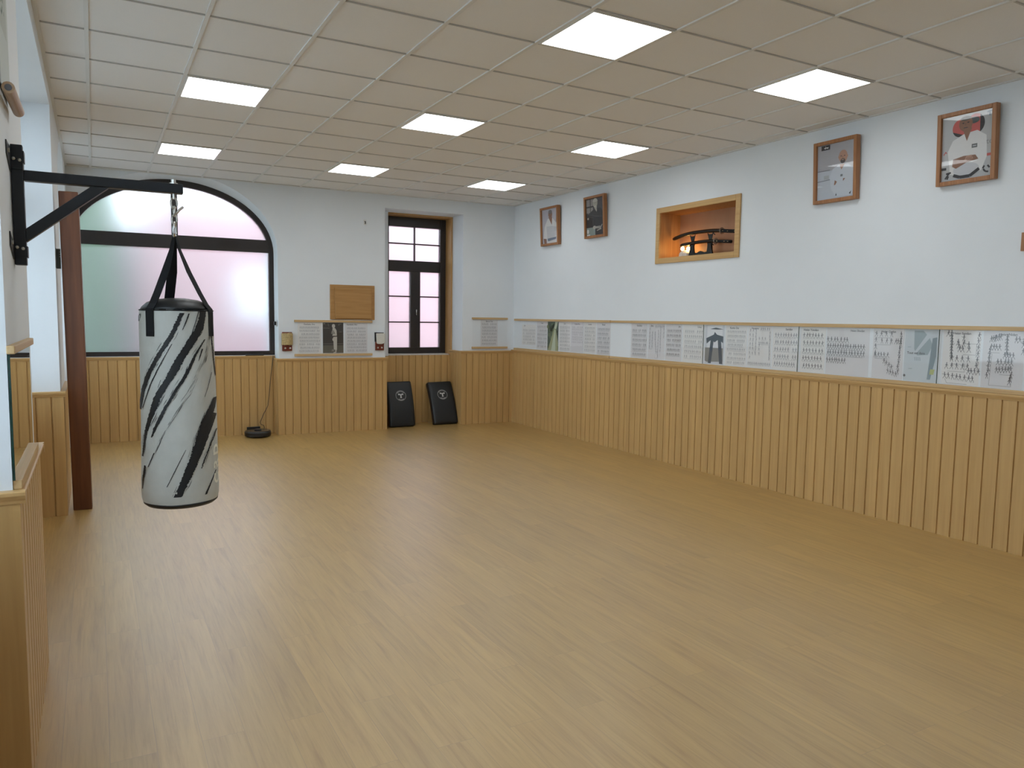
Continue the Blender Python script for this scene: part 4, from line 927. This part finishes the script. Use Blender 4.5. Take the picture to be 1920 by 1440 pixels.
def portrait2(a, w, h):
    a.rect(0, 0, w, h, BLK, 1); a.rect(w * .45, h * .55, w, h, pc('night_blue', (0.055, 0.058, 0.075)), 2)
    for x0, x1, y0, y1 in ((.02, .22, .80, .98), (.26, .42, .80, .98), (.02, .22, .62, .76), (.26, .40, .64, .76)): a.rect(w * x0, h * y0, w * x1, h * y1, pc('shelf_grey', (0.26, 0.24, 0.24)), 2)
    for k in range(3): a.line([(w * (.12 + .09 * k), h * .76), (w * (.14 + .08 * k), h * .55)], .010, pc('grey_line', (0.30, 0.29, 0.27)), 3)
    a.poly([(w * .05, h * .55), (w * .2, h * .62), (w * .42, h * .70), (w * .8, h * .72), (w * .98, h * .6), (w * .98, h * .1), (w * .2, h * .2)], BLK, 4)
    FK = pc('pale_face', (0.42, 0.40, 0.36))
    a.ell(w * .52, h * .86, w * .13, h * .115, FK, 5); a.ell(w * .52, h * .90, w * .14, h * .09, pc('white_hair', (0.5, 0.5, 0.46)), 6, 16, 0, 180)
    a.poly([(w * .45, h * .77), (w * .62, h * .77), (w * .6, h * .70), (w * .5, h * .70)], FK, 5)
    for s in (-1, 1): a.ell(w * (.52 + s * .045), h * .865, w * .02, h * .007, BLK, 7, 8)
    a.ell(w * .52, h * .77, w * .06, h * .03, pc('beard', (0.52, 0.51, 0.47)), 7, 10)
    a.poly([(w * .50, h * .70), (w * .62, h * .70), (w * .60, h * .62)], FK, 6)
    a.rect(0, 0, w * .50, h * .22, pc('sage', (0.24, 0.30, 0.28)), 5); a.ell(w * .08, h * .12, w * .06, h * .06, GI, 6, 10); a.rect(w * .02, h * .0, w * .2, h * .04, GI, 6)
    a.ell(w * .10, h * .47, w * .05, h * .03, FK, 6, 10); a.ell(w * .46, h * .21, w * .09, h * .05, FK, 7, 10)
    for k in range(4): a.line([(w * .5, h * (.19 + .012 * k)), (w * .80, h * (.17 + .02 * k))], .006, FK, 7)
    a.line([(w * .78, h * .17), (w * .90, h * .27)], .012, FK, 7); a.line([(w * .6, h * .12), (w * .84, h * .16)], .012, FK, 7)
def portrait3(a, w, h):
    a.rect(0, 0, w, h, pc('pale_wall', (0.38, 0.38, 0.41)), 1); a.rect(0, 0, w, h * .52, pc('pale_hall', (0.46, 0.50, 0.56)), 2)
    a.line([(0, h * .535), (w * .35, h * .53)], .006, pc('grey_rule', (0.16, 0.17, 0.2)), 3); a.line([(0, h * .345), (w * .42, h * .36)], .006, pc('grey_rule', (0.16, 0.17, 0.2)), 3)
    a.rect(w * .10, h * .905, w * .34, h * .99, BLK, 3); a.poly([(w * .17, h * .95), (w * .3, h * .955), (w * .28, h * .925), (w * .24, h * .94), (w * .2, h * .925)], GI, 4); a.ell(w * .22, h * .965, .004, .004, GI, 4, 8)
    a.poly([(w * .38, h * .18), (w * .34, h * .40), (w * .42, h * .54), (w * .6, h * .60), (w * .84, h * .58), (w * .98, h * .50), (w, h * .12), (w * .9, h * .02), (w * .5, h * .04)], pc('suit_cool', (0.52, 0.56, 0.62)), 4)
    a.poly([(w * .60, h * .60), (w * .74, h * .60), (w * .655, h * .50)], SK2, 5)
    a.ell(w * .695, h * .735, w * .115, h * .115, SK2, 6); a.ell(w * .69, h * .655, w * .065, h * .045, pc('goatee', (0.07, 0.06, 0.06)), 7, 12); a.ell(w * .69, h * .675, w * .03, h * .008, SK2, 8, 8)
    for s in (-1, 1):
        a.ell(w * (.69 + s * .045), h * .745, w * .018, h * .008, BLK, 8, 8); a.ell(w * (.695 + s * .115), h * .73, w * .015, h * .022, SK2, 7, 8)
    a.line([(w * .69, h * .74), (w * .685, h * .705)], .005, SK1, 8)
    a.rect(w * .63, h * .38, w * .69, h * .42, pc('badge', (0.16, 0.18, 0.20)), 6)
    a.poly([(w * .48, h * .33), (w * .54, h * .30), (w * .50, h * .25), (w * .46, h * .24)], SK1, 6); a.poly([(w * .70, h * .34), (w * .76, h * .34), (w * .70, h * .29)], SK1, 6)
    a.poly([(w * .5, h * .05), (w * .52, h * .10), (w * .54, h * .05)], DK, 6); a.poly([(w * .86, h * .06), (w * .92, h * .10), (w * .90, h * .04)], DK, 6); a.rect(w * .18, h * .37, w * .32, h * .44, pc('faint', (0.38, 0.40, 0.42)), 3)
def portrait4(a, w, h):
    a.rect(0, 0, w, h, pc('grey_ground', (0.44, 0.45, 0.46)), 1)
    for cx_, cy_, r in ((.36, .80, .135), (.66, .82, .155)):
        a.ell(w * cx_, h * cy_, w * r * 1.15, h * r, RED, 2, 28); a.ell(w * cx_, h * cy_, w * r * 1.15, h * r, BLK, 3, 20, -60 if cx_ > .5 else 200, 60 if cx_ > .5 else 300)
    a.ell(w * .62, h * .88, w * .12, h * .05, pc('dark_green', (0.06, 0.08, 0.08)), 4, 16)
    a.poly([(w * .18, h * .10), (w * .12, h * .46), (w * .22, h * .62), (w * .45, h * .70), (w * .70, h * .72), (w * .88, h * .62), (w * .90, h * .30), (w * .80, h * .10), (w * .5, h * .04)], GI, 5)
    a.poly([(w * .42, h * .76), (w * .60, h * .78), (w * .50, h * .58)], SK1, 6)
    a.ell(w * .47, h * .85, w * .135, h * .115, SK1, 7, 22); a.ell(w * .47, h * .93, w * .11, h * .035, pc('thin_hair', (0.10, 0.08, 0.07)), 8, 12)
    for s in (-1, 1): a.ell(w * (.47 + s * .05), h * .865, w * .022, h * .009, BLK, 9, 8)
    a.line([(w * .43, h * .79), (w * .51, h * .79)], .005, DK, 9); a.line([(w * .47, h * .86), (w * .465, h * .825)], .006, pc('nose', (0.17, 0.08, 0.05)), 9)
    a.poly([(w * .22, h * .22), (w * .24, h * .33), (w * .45, h * .36), (w * .68, h * .35), (w * .74, h * .28), (w * .5, h * .25), (w * .3, h * .18)], SK1, 8)
    a.poly([(w * .46, h * .28), (w * .50, h * .35), (w * .60, h * .36), (w * .64, h * .30)], SK2, 9)
    for k in range(4): a.line([(w * (.49 + .03 * k), h * .28), (w * (.52 + .03 * k), h * .33)], .005, SK1, 10)
    a.ell(w * .50, h * .15, w * .26, h * .10, GI2, 7, 18)
    a.line([(w * .25, h * .08), (w * .38, h * .04), (w * .58, h * .04), (w * .76, h * .13)], .022, BLK, 9)
    a.rect(w * .60, h * .46, w * .71, h * .52, pc('badge2', (0.12, 0.13, 0.13)), 8); a.line([(w * .62, h * .49), (w * .69, h * .49)], .006, GI2, 9)
    a.line([(w * .08, h * .04), (w * .16, h * .12), (w * .10, h * .12), (w * .20, h * .13)], .012, DK, 6); a.line([(w * .15, h * .08), (w * .12, h * .03)], .012, DK, 6)
    a.line([(w * .84, h * .11), (w * .88, h * .07), (w * .94, h * .06)], .012, DK, 6); a.line([(w * .86, h * .16), (w * .83, h * .12)], .012, DK, 6); a.line([(w * .92, h * .16), (w * .96, h * .12)], .012, DK, 6)
    a.line([(w * .88, h * .96), (w * .98, h * .97)], .010, pc('slate_mark', (0.16, 0.22, 0.28)), 6); a.line([(w * .93, h * .98), (w * .93, h * .90)], .010, pc('slate_mark', (0.16, 0.22, 0.28)), 6)
    a.text('te', w * .94, h * .52, .055, pc('grey_letter', (0.26, 0.26, 0.26)), 6)
    a.rect(0, h * .18, w * .10, h * .22, DK, 3); a.rect(w * .86, h * .30, w, h * .34, RED, 3); a.line([(w * .04, h * .42), (w * .08, h * .47), (w * .10, h * .44)], .006, RED, 6)
framed('framed portrait of a person in a white karate suit, leftmost and farthest of the row', 9.165, 8.708, 2.605, 3.130, portrait1)
framed('framed dark portrait of a white haired person in black robes, second from the far end', 8.085, 7.645, 2.620, 3.140, portrait2)
framed('framed portrait of a bald bearded person in white, right of the sword niche', 4.565, 4.140, 2.620, 3.140, portrait3)
framed('large framed portrait of a person with folded arms before red and black circles', 3.465, 3.045, 2.617, 3.135, portrait4)
t = thing('framed_certificate', 'brown frame cut off by the right edge of the picture', 'framed picture', (XR, 2.70, 2.10))
m = MB()
for b in ((2.55, 2.853, 2.10, 2.125), (2.55, 2.853, 2.20, 2.225), (2.55, 2.575, 2.125, 2.20), (2.828, 2.853, 2.125, 2.20)): m.box(XR - 0.024, XR - 0.0005, b[0], b[1], b[2], b[3])
m.build('frame', M['picframe'], t); one_box('sheet', M['paper'], (XR - 0.010, XR - 0.0006, 2.576, 2.827, 2.126, 2.199), t)

# ------------------------------------------------------------------ sword niche
t = thing('trim_31', 'wooden lined niche with pale frame in the right wall holding the swords', 'wall niche', (XR, 6.08, NZ0), kind='structure')
a_, b_ = 0.012, ND
m = MB()
m.box(XR + 0.0, XR + b_, NY0 + .0005, NY0 + a_, NZ0 + .0005, NZ1 - .0005); m.box(XR, XR + b_, NY1 - a_, NY1 - .0005, NZ0 + .0005, NZ1 - .0005)
m.box(XR, XR + b_, NY0 + a_, NY1 - a_, NZ0 + .0005, NZ0 + a_); m.box(XR, XR + b_, NY0 + a_, NY1 - a_, NZ1 - a_, NZ1 - .0005)
m.build('lining', M['niche_wood'], t)
one_box('back_board', M['niche_back'], (XR + ND, XR + ND + .011, NY0 + .001, NY1 - .001, NZ0 + .001, NZ1 - .001), t)
m = MB()
for b in ((NY0 - .048, NY0 + .012, NZ0 - .048, NZ1 + .048), (NY1 - .012, NY1 + .048, NZ0 - .048, NZ1 + .048), (NY0 + .012, NY1 - .012, NZ0 - .048, NZ0 + .012), (NY0 + .012, NY1 - .012, NZ1 - .012, NZ1 + .048)):
    m.box(XR - 0.020, XR - 0.0003, *b)
m.build('frame', M['rail_y'], t, bevel=0.003)
SX = XR + 0.145
FZ = NZ0 + a_            # niche floor
t = thing('sword_stand', 'black two-tier sword stand inside the lit wall niche', 'sword stand', (SX, 6.14, FZ))
Rn = lambda y, d, z: (SX + d, y, z)
def upr(yl, yr, s):
    """upright: flared foot, waist, two cradles; yl > yr"""
    m = MB()
    c = (yl + yr) / 2
    pl = [(c + .055, FZ), (c + .040, FZ + .035), (c + .032, FZ + .07), (c + .028, 2.400), (c + .036, 2.426), (c + .020, 2.414), (c - .020, 2.414), (c - .032, 2.426), (c - .026, 2.400), (c - .032, FZ + .07), (c - .040, FZ + .035), (c - .055, FZ)]
    m.prism(pl, Rn, -0.011, 0.011)
    pl = [(c + .019, 2.4145), (c + .026, 2.46), (c + .040, 2.500), (c + .052, 2.528), (c + .024, 2.509), (c - .020, 2.509), (c - .036, 2.528), (c - .028, 2.49), (c - .020, 2.46), (c - .019, 2.4145)]
    m.prism(pl, Rn, 0.004, 0.011)
    m.build('upright', M['lacquer'], t, bevel=0.002)
upr(6.33, 6.25, 1); upr(6.06, 5.98, -1)
m = MB(); m.prism([(6.245, FZ + .015), (6.065, FZ + .015), (6.065, FZ + .045), (6.10, FZ + .040), (6.13, FZ + .052), (6.155, FZ + .058), (6.18, FZ + .052), (6.21, FZ + .040), (6.245, FZ + .045)], Rn, -0.008, 0.008)
m.build('stretcher', M['lacquer'], t)
def sword(label, pts, tsuba_i, r0, ext, dx):
    """pts from the scabbard tip (high y) to the pommel: (y, z)"""
    t = thing('katana', label, 'sword', (SX + dx, pts[len(pts) // 2][0], min(p[1] for p in pts)), 'swords in the wall niche')
    def sm(ps, n=5):
        out = []
        for i in range(len(ps) - 1):
            p0, p1, p2, p3 = ps[max(i - 1, 0)], ps[i], ps[i + 1], ps[min(i + 2, len(ps) - 1)]
            for k in range(n):
                q = k / n
                out.append(tuple(0.5 * ((2 * p1[j]) + (-p0[j] + p2[j]) * q + (2 * p0[j] - 5 * p1[j] + 4 * p2[j] - p3[j]) * q * q + (-p0[j] + 3 * p1[j] - 3 * p2[j] + p3[j]) * q ** 3) for j in (0, 1)))
        return out + [ps[-1]]
    sc = sm(pts[:tsuba_i + 1]); gr = sm(pts[tsuba_i:])
    m = MB(); m.tube([(SX + dx, y, z) for y, z in sc], r0, 10, radii=[r0 * (.7 if k == 0 else .93 if k == 1 else 1) for k in range(len(sc))]); m.build('scabbard', M['lacquer'], t, smooth=True)
    m = MB(); m.tube([(SX + dx, y, z) for y, z in gr], r0 * .92, 10); m.build('grip', M['webbing'], t, smooth=True)
    ty, tz = pts[tsuba_i]
    m = MB(); m.lathe((SX + dx, ty, tz), [(.034, -.003), (.034, .003)], 20, axis='y'); m.build('guard', M['steel'], t)
    for k in (2, 4, 6):
        q = len(gr) * k // 8
        m = MB(); m.box(SX + dx - r0 - .0012, SX + dx - r0 + .002, gr[q][0] - .006, gr[q][0] + .006, gr[q][1] - .003, gr[q][1] + .003); m.build('grip_diamond', M['straw'], t)
    m = MB(); y, z = sc[int(len(sc) * .80)]
    m.tube([(SX + dx, y, z - r0 * .4), (SX + dx - .004, y - .02, z - .032), (SX + dx, y - .035, z - .045)], .005, 6); m.build('cord_knot', M['webbing'], t)
sword('long black sword in its scabbard on the upper tier of the stand', [(6.600, 2.503), (6.467, 2.528), (6.316, 2.543), (6.122, 2.545), (5.985, 2.541), (5.852, 2.530), (5.754, 2.516), (5.60, 2.500)], 5, .0205, 0, 0)
sword('shorter black sword in its scabbard on the lower tier of the stand', [(6.472, 2.425), (6.311, 2.434), (6.164, 2.438), (6.022, 2.436), (5.935, 2.429), (5.713, 2.406)], 4, .0185, 0, -0.001)
t = thing('niche_lamp', 'small lamp with two glowing bulbs on a crumpled pale base in the wall niche', 'lamp', (SX + .03, 6.43, FZ))
m = MB(); m.lathe((SX + .03, 6.43, FZ), [(.055, 0), (.075, .02), (.070, .05), (.045, .075), (.03, .085)], 9); m.build('base', M['cream_pad'], t)
for dy, z_ in ((.048, 2.390), (-.045, 2.384)):
    m = MB(); m.lathe((SX + .03, 6.43 + dy, z_), [(.004, -.022), (.015, -.015), (.021, 0), (.015, .015), (.004, .022)], 14); m.build('bulb', M['bulb'], t, smooth=True)
    m = MB(); m.tube([(SX + .03, 6.43 + dy, z_ - .025), (SX + .03, 6.43 + dy * .7, FZ + .07)], .008, 8); m.build('socket', M['steel'], t)

# ------------------------------------------------------------------ left wall: mirror, scroll, bracket, post
t = thing('wall_mirror', 'low mirror held between two pale laths on the near left pier', 'mirror', L(3.27, 0, 1.05))
m = MB(); m.box(2.885, 3.70, -0.008, -0.002, 1.045, 1.4555, fn=L); m.build('mirror_glass', M['mirror'], t)
m = MB(); m.box(2.879, 2.885, -0.0085, -0.0015, 1.045, 1.4555, fn=L); m.build('glass_edge', M['mirror_edge'], t)
one_box('top_rail', M['lath_y'], (2.860, 3.70, -0.024, -0.0005, 1.457, 1.484), t, 0.003, L)
one_box('bottom_rail', M['lath_y'], (2.885, 3.70, -0.026, -0.0005, 1.0145, 1.044), t, 0.002, L)

t = thing('hanging_scroll', 'hanging scroll with a wooden roller high on the near left pier', 'hanging scroll', L(3.14, 0, 2.31))
m = MB(); m.box(2.985, 3.30, -0.009, -0.006, 2.33, 3.12, fn=L); m.build('cloth', plain('scroll_silk', (0.55, 0.60, 0.58), 0.7), t)
def ink_art():
    f2 = lambda u, l_, v: L(2.985 + u, -0.0093 - l_, 2.33 + v)
    a = Art(f2); g = plain('scroll_green_ink', (0.12, 0.17, 0.15), 0.7)
    rnd = random.Random(9)
    a.rect(.06, .20, .255, .70, plain('scroll_paper', (0.46, 0.50, 0.47), .7), 1)
    for k in range(14):
        u, v = rnd.uniform(.10, .2), rnd.uniform(.25, .65)
        a.line([(u, v), (u + rnd.uniform(-.04, .04), v + rnd.uniform(-.05, .05))], .014, g, 2)
    a.mb.build('ink_painting', a.mats, t, recalc=False)
ink_art()
m = MB(); m.tube([L(2.95, -0.030, 2.308), L(3.335, -0.030, 2.318)], 0.0185, 18); m.build('roller', wood('pale_roller', (0.50, 0.36, 0.24), (0.36, 0.22, 0.13), 1, 20), t, smooth=False)
m = MB(); m.lathe(L(2.9498, -0.030, 2.308), [(0.0105, 0), (0.0105, -0.0006)], 16, axis='y'); m.build('roller_bore_shade', M['ink_dark'], t)  # dark disc painting the shade inside the roller's hollow end
m = MB(); m.tube([L(2.97, -0.026, 3.125), L(3.315, -0.026, 3.125)], 0.010, 10); m.build('top_rod', M['picframe'], t)
m = MB(); m.tube([L(2.995, -0.018, 3.13), L(3.14, -0.010, 3.20), L(3.29, -0.018, 3.13)], 0.003, 6); m.build('cord', M['webbing'], t)

BY = 3.30
t = thing('bag_bracket', 'black steel wall bracket with diagonal brace carrying the punching bag', 'bracket', L(BY, 0, 1.76))
one_box('wall_post', M['black_steel'], (XL + .0025, XL + .040, BY - .02, BY + .02, 1.762, 2.192), t, 0.003)
one_box('arm', M['black_steel'], (XL + .0405, 0.322, BY - .02, BY + .02, 2.0665, 2.104), t, 0.003)
m = MB()
m.prism([(XL + .0405, 1.846), (XL + .0405, 1.894), (0.004, 2.066), (0.062, 2.066)], lambda u, d, z: (u, BY + d, z), -.0195, .0195); m.build('brace', M['black_steel'], t, bevel=0.002)
for z0_, z1_ in ((2.105, 2.190), (1.790, 1.850)):
    m = MB()
    m.prism([(BY - .16, z0_ + .075 if z0_ > 2 else z1_ + .02), (BY - .16, z0_ + .03), (BY - .05, z0_ - .01), (BY + .12, z0_ - .01), (BY + .12, z1_ - .01), (BY - .05, z1_ - .01)], L, -0.004, -0.0005)
    m.build('wall_plate', M['black_steel'], t)
    m = MB()
    m.box(XL + .0041, XL + .0402, BY - .0245, BY - .0203, z0_, z1_ - .02); m.box(XL + .0041, XL + .0402, BY + .0203, BY + .0245, z0_, z1_ - .02)
    m.box(XL + .0402, XL + .0442, BY - .0245, BY + .0245, z1_ - .06 if z0_ > 2 else z0_, z1_ - .02)
    m.build('clamp', M['black_steel'], t)
    for dx, dz in ((.012, .0), (.030, -.004)):
        m = MB(); m.lathe((XL + dx, BY - .0246, z0_ + .035 + dz), [(.0062, 0), (.0062, -.005), (.003, -.007)], 6, axis='y'); m.build('bolt', M['steel'], t)
    m = MB(); m.lathe(L(BY - .125, -.0042, z0_ + .045), [(.008, 0), (.008, .005)], 8, axis='x'); m.build('bolt', M['steel'], t)
BX = 0.289
m = MB(); m.lathe((BX, BY, 2.104), [(.016, 0), (.016, .004), (.009, .005), (.009, .017), (.004, .019)], 8); m.build('eye_bolt_nut', M['steel'], t)
m = MB(); m.lathe((BX, BY, 2.046), [(.005, 0), (.005, .020)], 8); m.build('eye_bolt', M['steel'], t)

# punching bag
t = thing('punching_bag', 'grey canvas punching bag with black brush strokes hanging from the wall bracket', 'punching bag', (BX, BY, 0.82))
def brad(z): return 0.1365 + (1.61 - z) / 0.75 * 0.009
def ring_pt(th, z, lift=0.0, r=None):
    rr = (r if r is not None else brad(z)) + lift
    return (BX + rr * math.sin(th), BY - rr * math.cos(th), z)
prof = [(0.1405, 0.842), (0.1445, 0.858), (0.1460, 0.89)]
z = 0.95
while z < 1.56: prof.append((brad(z), z)); z += 0.06
prof += [(brad(1.58), 1.58), (0.1350, 1.600), (0.1325, 1.609)]
m = MB(); n = 64
for i, (r, z) in enumerate(prof):
    for k in range(n):
        a = 2 * math.pi * k / n
        w_ = 0.0012 * math.sin(5 * a + 3) * math.sin(z * 9) + (0.0018 * math.sin(17 * a) if i > len(prof) - 4 else 0)
        m.v.append((BX + (r + w_) * math.sin(a), BY - (r + w_) * math.cos(a), z))
for i in range(len(prof) - 1):
    for k in range(n): m.f.append((i * n + k, i * n + (k + 1) % n, (i + 1) * n + (k + 1) % n, (i + 1) * n + k))
m.m = [0] * len(m.f)
body = m.build('canvas_body', M['canvas'], t, smooth=True)
m = MB(); m.lathe((BX, BY, 0), [(0.100, 0.819), (0.128, 0.824), (0.1395, 0.834), (0.1412, 0.8425)], 64); m.build('bottom_cap', M['black_vinyl'], t, smooth=True)
m = MB(); m.lathe((BX, BY, 0), [(0.1335, 1.6085), (0.127, 1.620), (0.108, 1.637), (0.080, 1.648), (0.030, 1.655)], 64); m.build('top_cap', M['black_vinyl'], t, smooth=True)
# brush strokes printed on the canvas
rnd = random.Random(21)
m = MB()
def strip(tri, jag):
    """tri: list of (left angle, right angle, height)"""
    b = len(m.v)
    for i, (a0, a1, z) in enumerate(tri):
        j0 = rnd.uniform(-1, 1) * jag; j1 = rnd.uniform(-1, 1) * jag
        aa, bb = a0 + j0, a1 + j1
        if bb < aa: aa, bb = bb, aa
        for q in range(5):
            m.v.append(ring_pt(aa + (bb - aa) * q / 4, z, 0.0018))
    for i in range(len(tri) - 1):
        for q in range(4):
            m.f.append((b + i * 5 + q, b + i * 5 + q + 1, b + (i + 1) * 5 + q + 1, b + (i + 1) * 5 + q)); m.m.append(0)
for st in STROKES:
    fat = max(abs(s_[1] - s_[0]) for s_ in st)
    # densify for a ragged edge
    ds = []
    for p, q in zip(st[:-1], st[1:]):
        for k in range(3):
            f_ = k / 3; ds.append(tuple(p[j] + (q[j] - p[j]) * f_ for j in range(3)))
    ds.append(tuple(st[-1]))
    if st is STROKES[3]:                             # the dry, speckled stroke: many broken bristle lines
        for k in range(60):
            n0 = rnd.randint(0, len(ds) - 12); ln = rnd.randint(6, 22); f0 = rnd.uniform(0.02, .98)
            seg = ds[n0:n0 + ln]
            strip([(a0 + (a1 - a0) * f0 - .0045 * math.sin(math.pi * (i + .4) / len(seg)), a0 + (a1 - a0) * f0 + .0045 * math.sin(math.pi * (i + .4) / len(seg)), z) for i, (a0, a1, z) in enumerate(seg)], .0015)
        continue
    strip(ds, min(.016, fat * .09))
    if fat > .10:                                   # dry bristle marks beside the heavy strokes
        for k in range(9):
            n0 = rnd.randint(0, max(1, len(ds) - 14)); ln = rnd.randint(7, 16)
            side = rnd.choice((-1, 1)); off = rnd.uniform(.015, .07); wd = rnd.uniform(.003, .010)
            seg = ds[n0:n0 + ln]
            if len(seg) > 3:
                tri = []
                for i, (a0, a1, z) in enumerate(seg):
                    base = a0 - off if side < 0 else a1 + off
                    tap = math.sin(math.pi * (i + .4) / len(seg))
                    tri.append((base - wd * tap, base + wd * tap, z))
                strip(tri, .002)
m.build('brush_strokes', M['paint_black'], body, recalc=False)
# letters running up the side
vs, fs = text_polys('C R D', 0.062, 0.0022)
m = MB(); b0 = 1.10
m.add([ring_pt(b0 - y / 0.142, 0.985 + x, 0.0022) for x, y in vs], fs); m.build('lettering', M['print_white'], body, recalc=False)
# seam
m = MB(); seam = []
for k in range(64): seam.append(ring_pt(2 * math.pi * k / 64, 1.606, 0.002, 0.1335))
seam.append(seam[0]); m.tube(seam, 0.0028, 6, caps=False); m.build('rim_seam', M['webbing'], body)
# four webbing straps
RING = (BX, BY, 1.895)
def strap(th, z_low, tw):
    m = MB(); hw = 0.019
    pts = []
    c, s = math.sin(th), -math.cos(th)
    tang = Vector((math.cos(th), math.sin(th), 0))
    outv = Vector((c, s, 0))
    path = [(0.006, 1.900, .35), (0.020, 1.845, .6), (0.055, 1.760, 1), (0.098, 1.675, 1), (0.122, 1.632, 1), (0.1385, 1.612, 1), (0.1405, 1.600, 1), (brad(1.56) + .003, 1.56, 1), (brad(z_low) + .003, z_low, 1)]
    rows_ = []
    for r, z, wf in path:
        cpos = Vector((BX, BY, z)) + outv * r
        w_ = hw * wf
        nrm = Vector((0, 0, 1)) if 1.60 < z < 1.64 else outv
        rows_.append([cpos - tang * w_, cpos + tang * w_, cpos + tang * w_ - outv * .0025 - Vector((0, 0, .001)), cpos - tang * w_ - outv * .0025 - Vector((0, 0, .001))])
    v = [p for r_ in rows_ for p in r_]; f = []
    for i in range(len(rows_) - 1):
        for k in range(4): f.append((i * 4 + k, i * 4 + (k + 1) % 4, (i + 1) * 4 + (k + 1) % 4, (i + 1) * 4 + k))
    f += [(3, 2, 1, 0), tuple((len(rows_) - 1) * 4 + k for k in range(4))]
    m.add(v, f); m.build('strap', M['webbing'], t)
for th in (-0.845, 1.02, -2.98): strap(th, 1.505, 0)
# chain links, carabiner and swivel
def link(cz, rot, h_=0.020, w_=0.011, r=0.0035, name='chain_link', mt='steel'):
    m = MB(); ps = []
    for k in range(17):
        a = 2 * math.pi * k / 16
        u, w2 = w_ * math.cos(a), h_ * math.sin(a)
        ps.append((BX + u * math.cos(rot), BY + u * math.sin(rot), cz + w2))
    m.tube(ps, r, 7, caps=False); return m.build(name, M[mt], t, smooth=True)
link(2.030, 0.3, .022, .012); link(1.998, 1.7, .019, .010); link(1.966, 0.2, .019, .010)
link(1.925, 1.2, .030, .015, .0045, 'carabiner', 'chrome')
m = MB(); m.tube([(BX + .004, BY - .008, 1.985), (BX + .018, BY - .012, 2.004), (BX + .032, BY - .012, 2.016)], 0.0045, 7); m.build('hook_latch', M['steel'], t, smooth=True)

# brown timber post by the left pier
t = thing('timber_post', 'dark reddish brown timber post standing against the left pier', 'post', (-0.132, 6.92, 0))
m = MB()
b = [(-0.197, 6.875), (-0.064, 6.862), (-0.060, 6.955), (-0.193, 6.968)]; tp = [(x - 0.020, y - 0.05) for x, y in b]
m.hexa([(x, y, 0.0) for x, y in b] + [(x, y, 2.52) for x, y in tp]); m.build('timber', M['post'], t, bevel=0.006)
t = thing('post_bracket', 'grey perforated metal strap between the left pier and the brown post', 'bracket', (-0.235, 6.86, 1.9))
m = MB(); m.box(-0.2475, -0.2190, 6.93, 6.936, 1.93, 2.085); m.box(-0.2495, -0.2475, 6.80, 6.936, 1.93, 2.085); m.build('plate', plain('dull_zinc', (0.17, 0.18, 0.165), 0.5, 0.4), t)
m = MB()
for k in range(3): m.lathe((-0.2195 - .006, 6.9299, 2.06 - .018 * k), [(.004, 0), (.004, -.0012)], 8, axis='y')
m.build('screw_heads', M['white_plastic'], t)
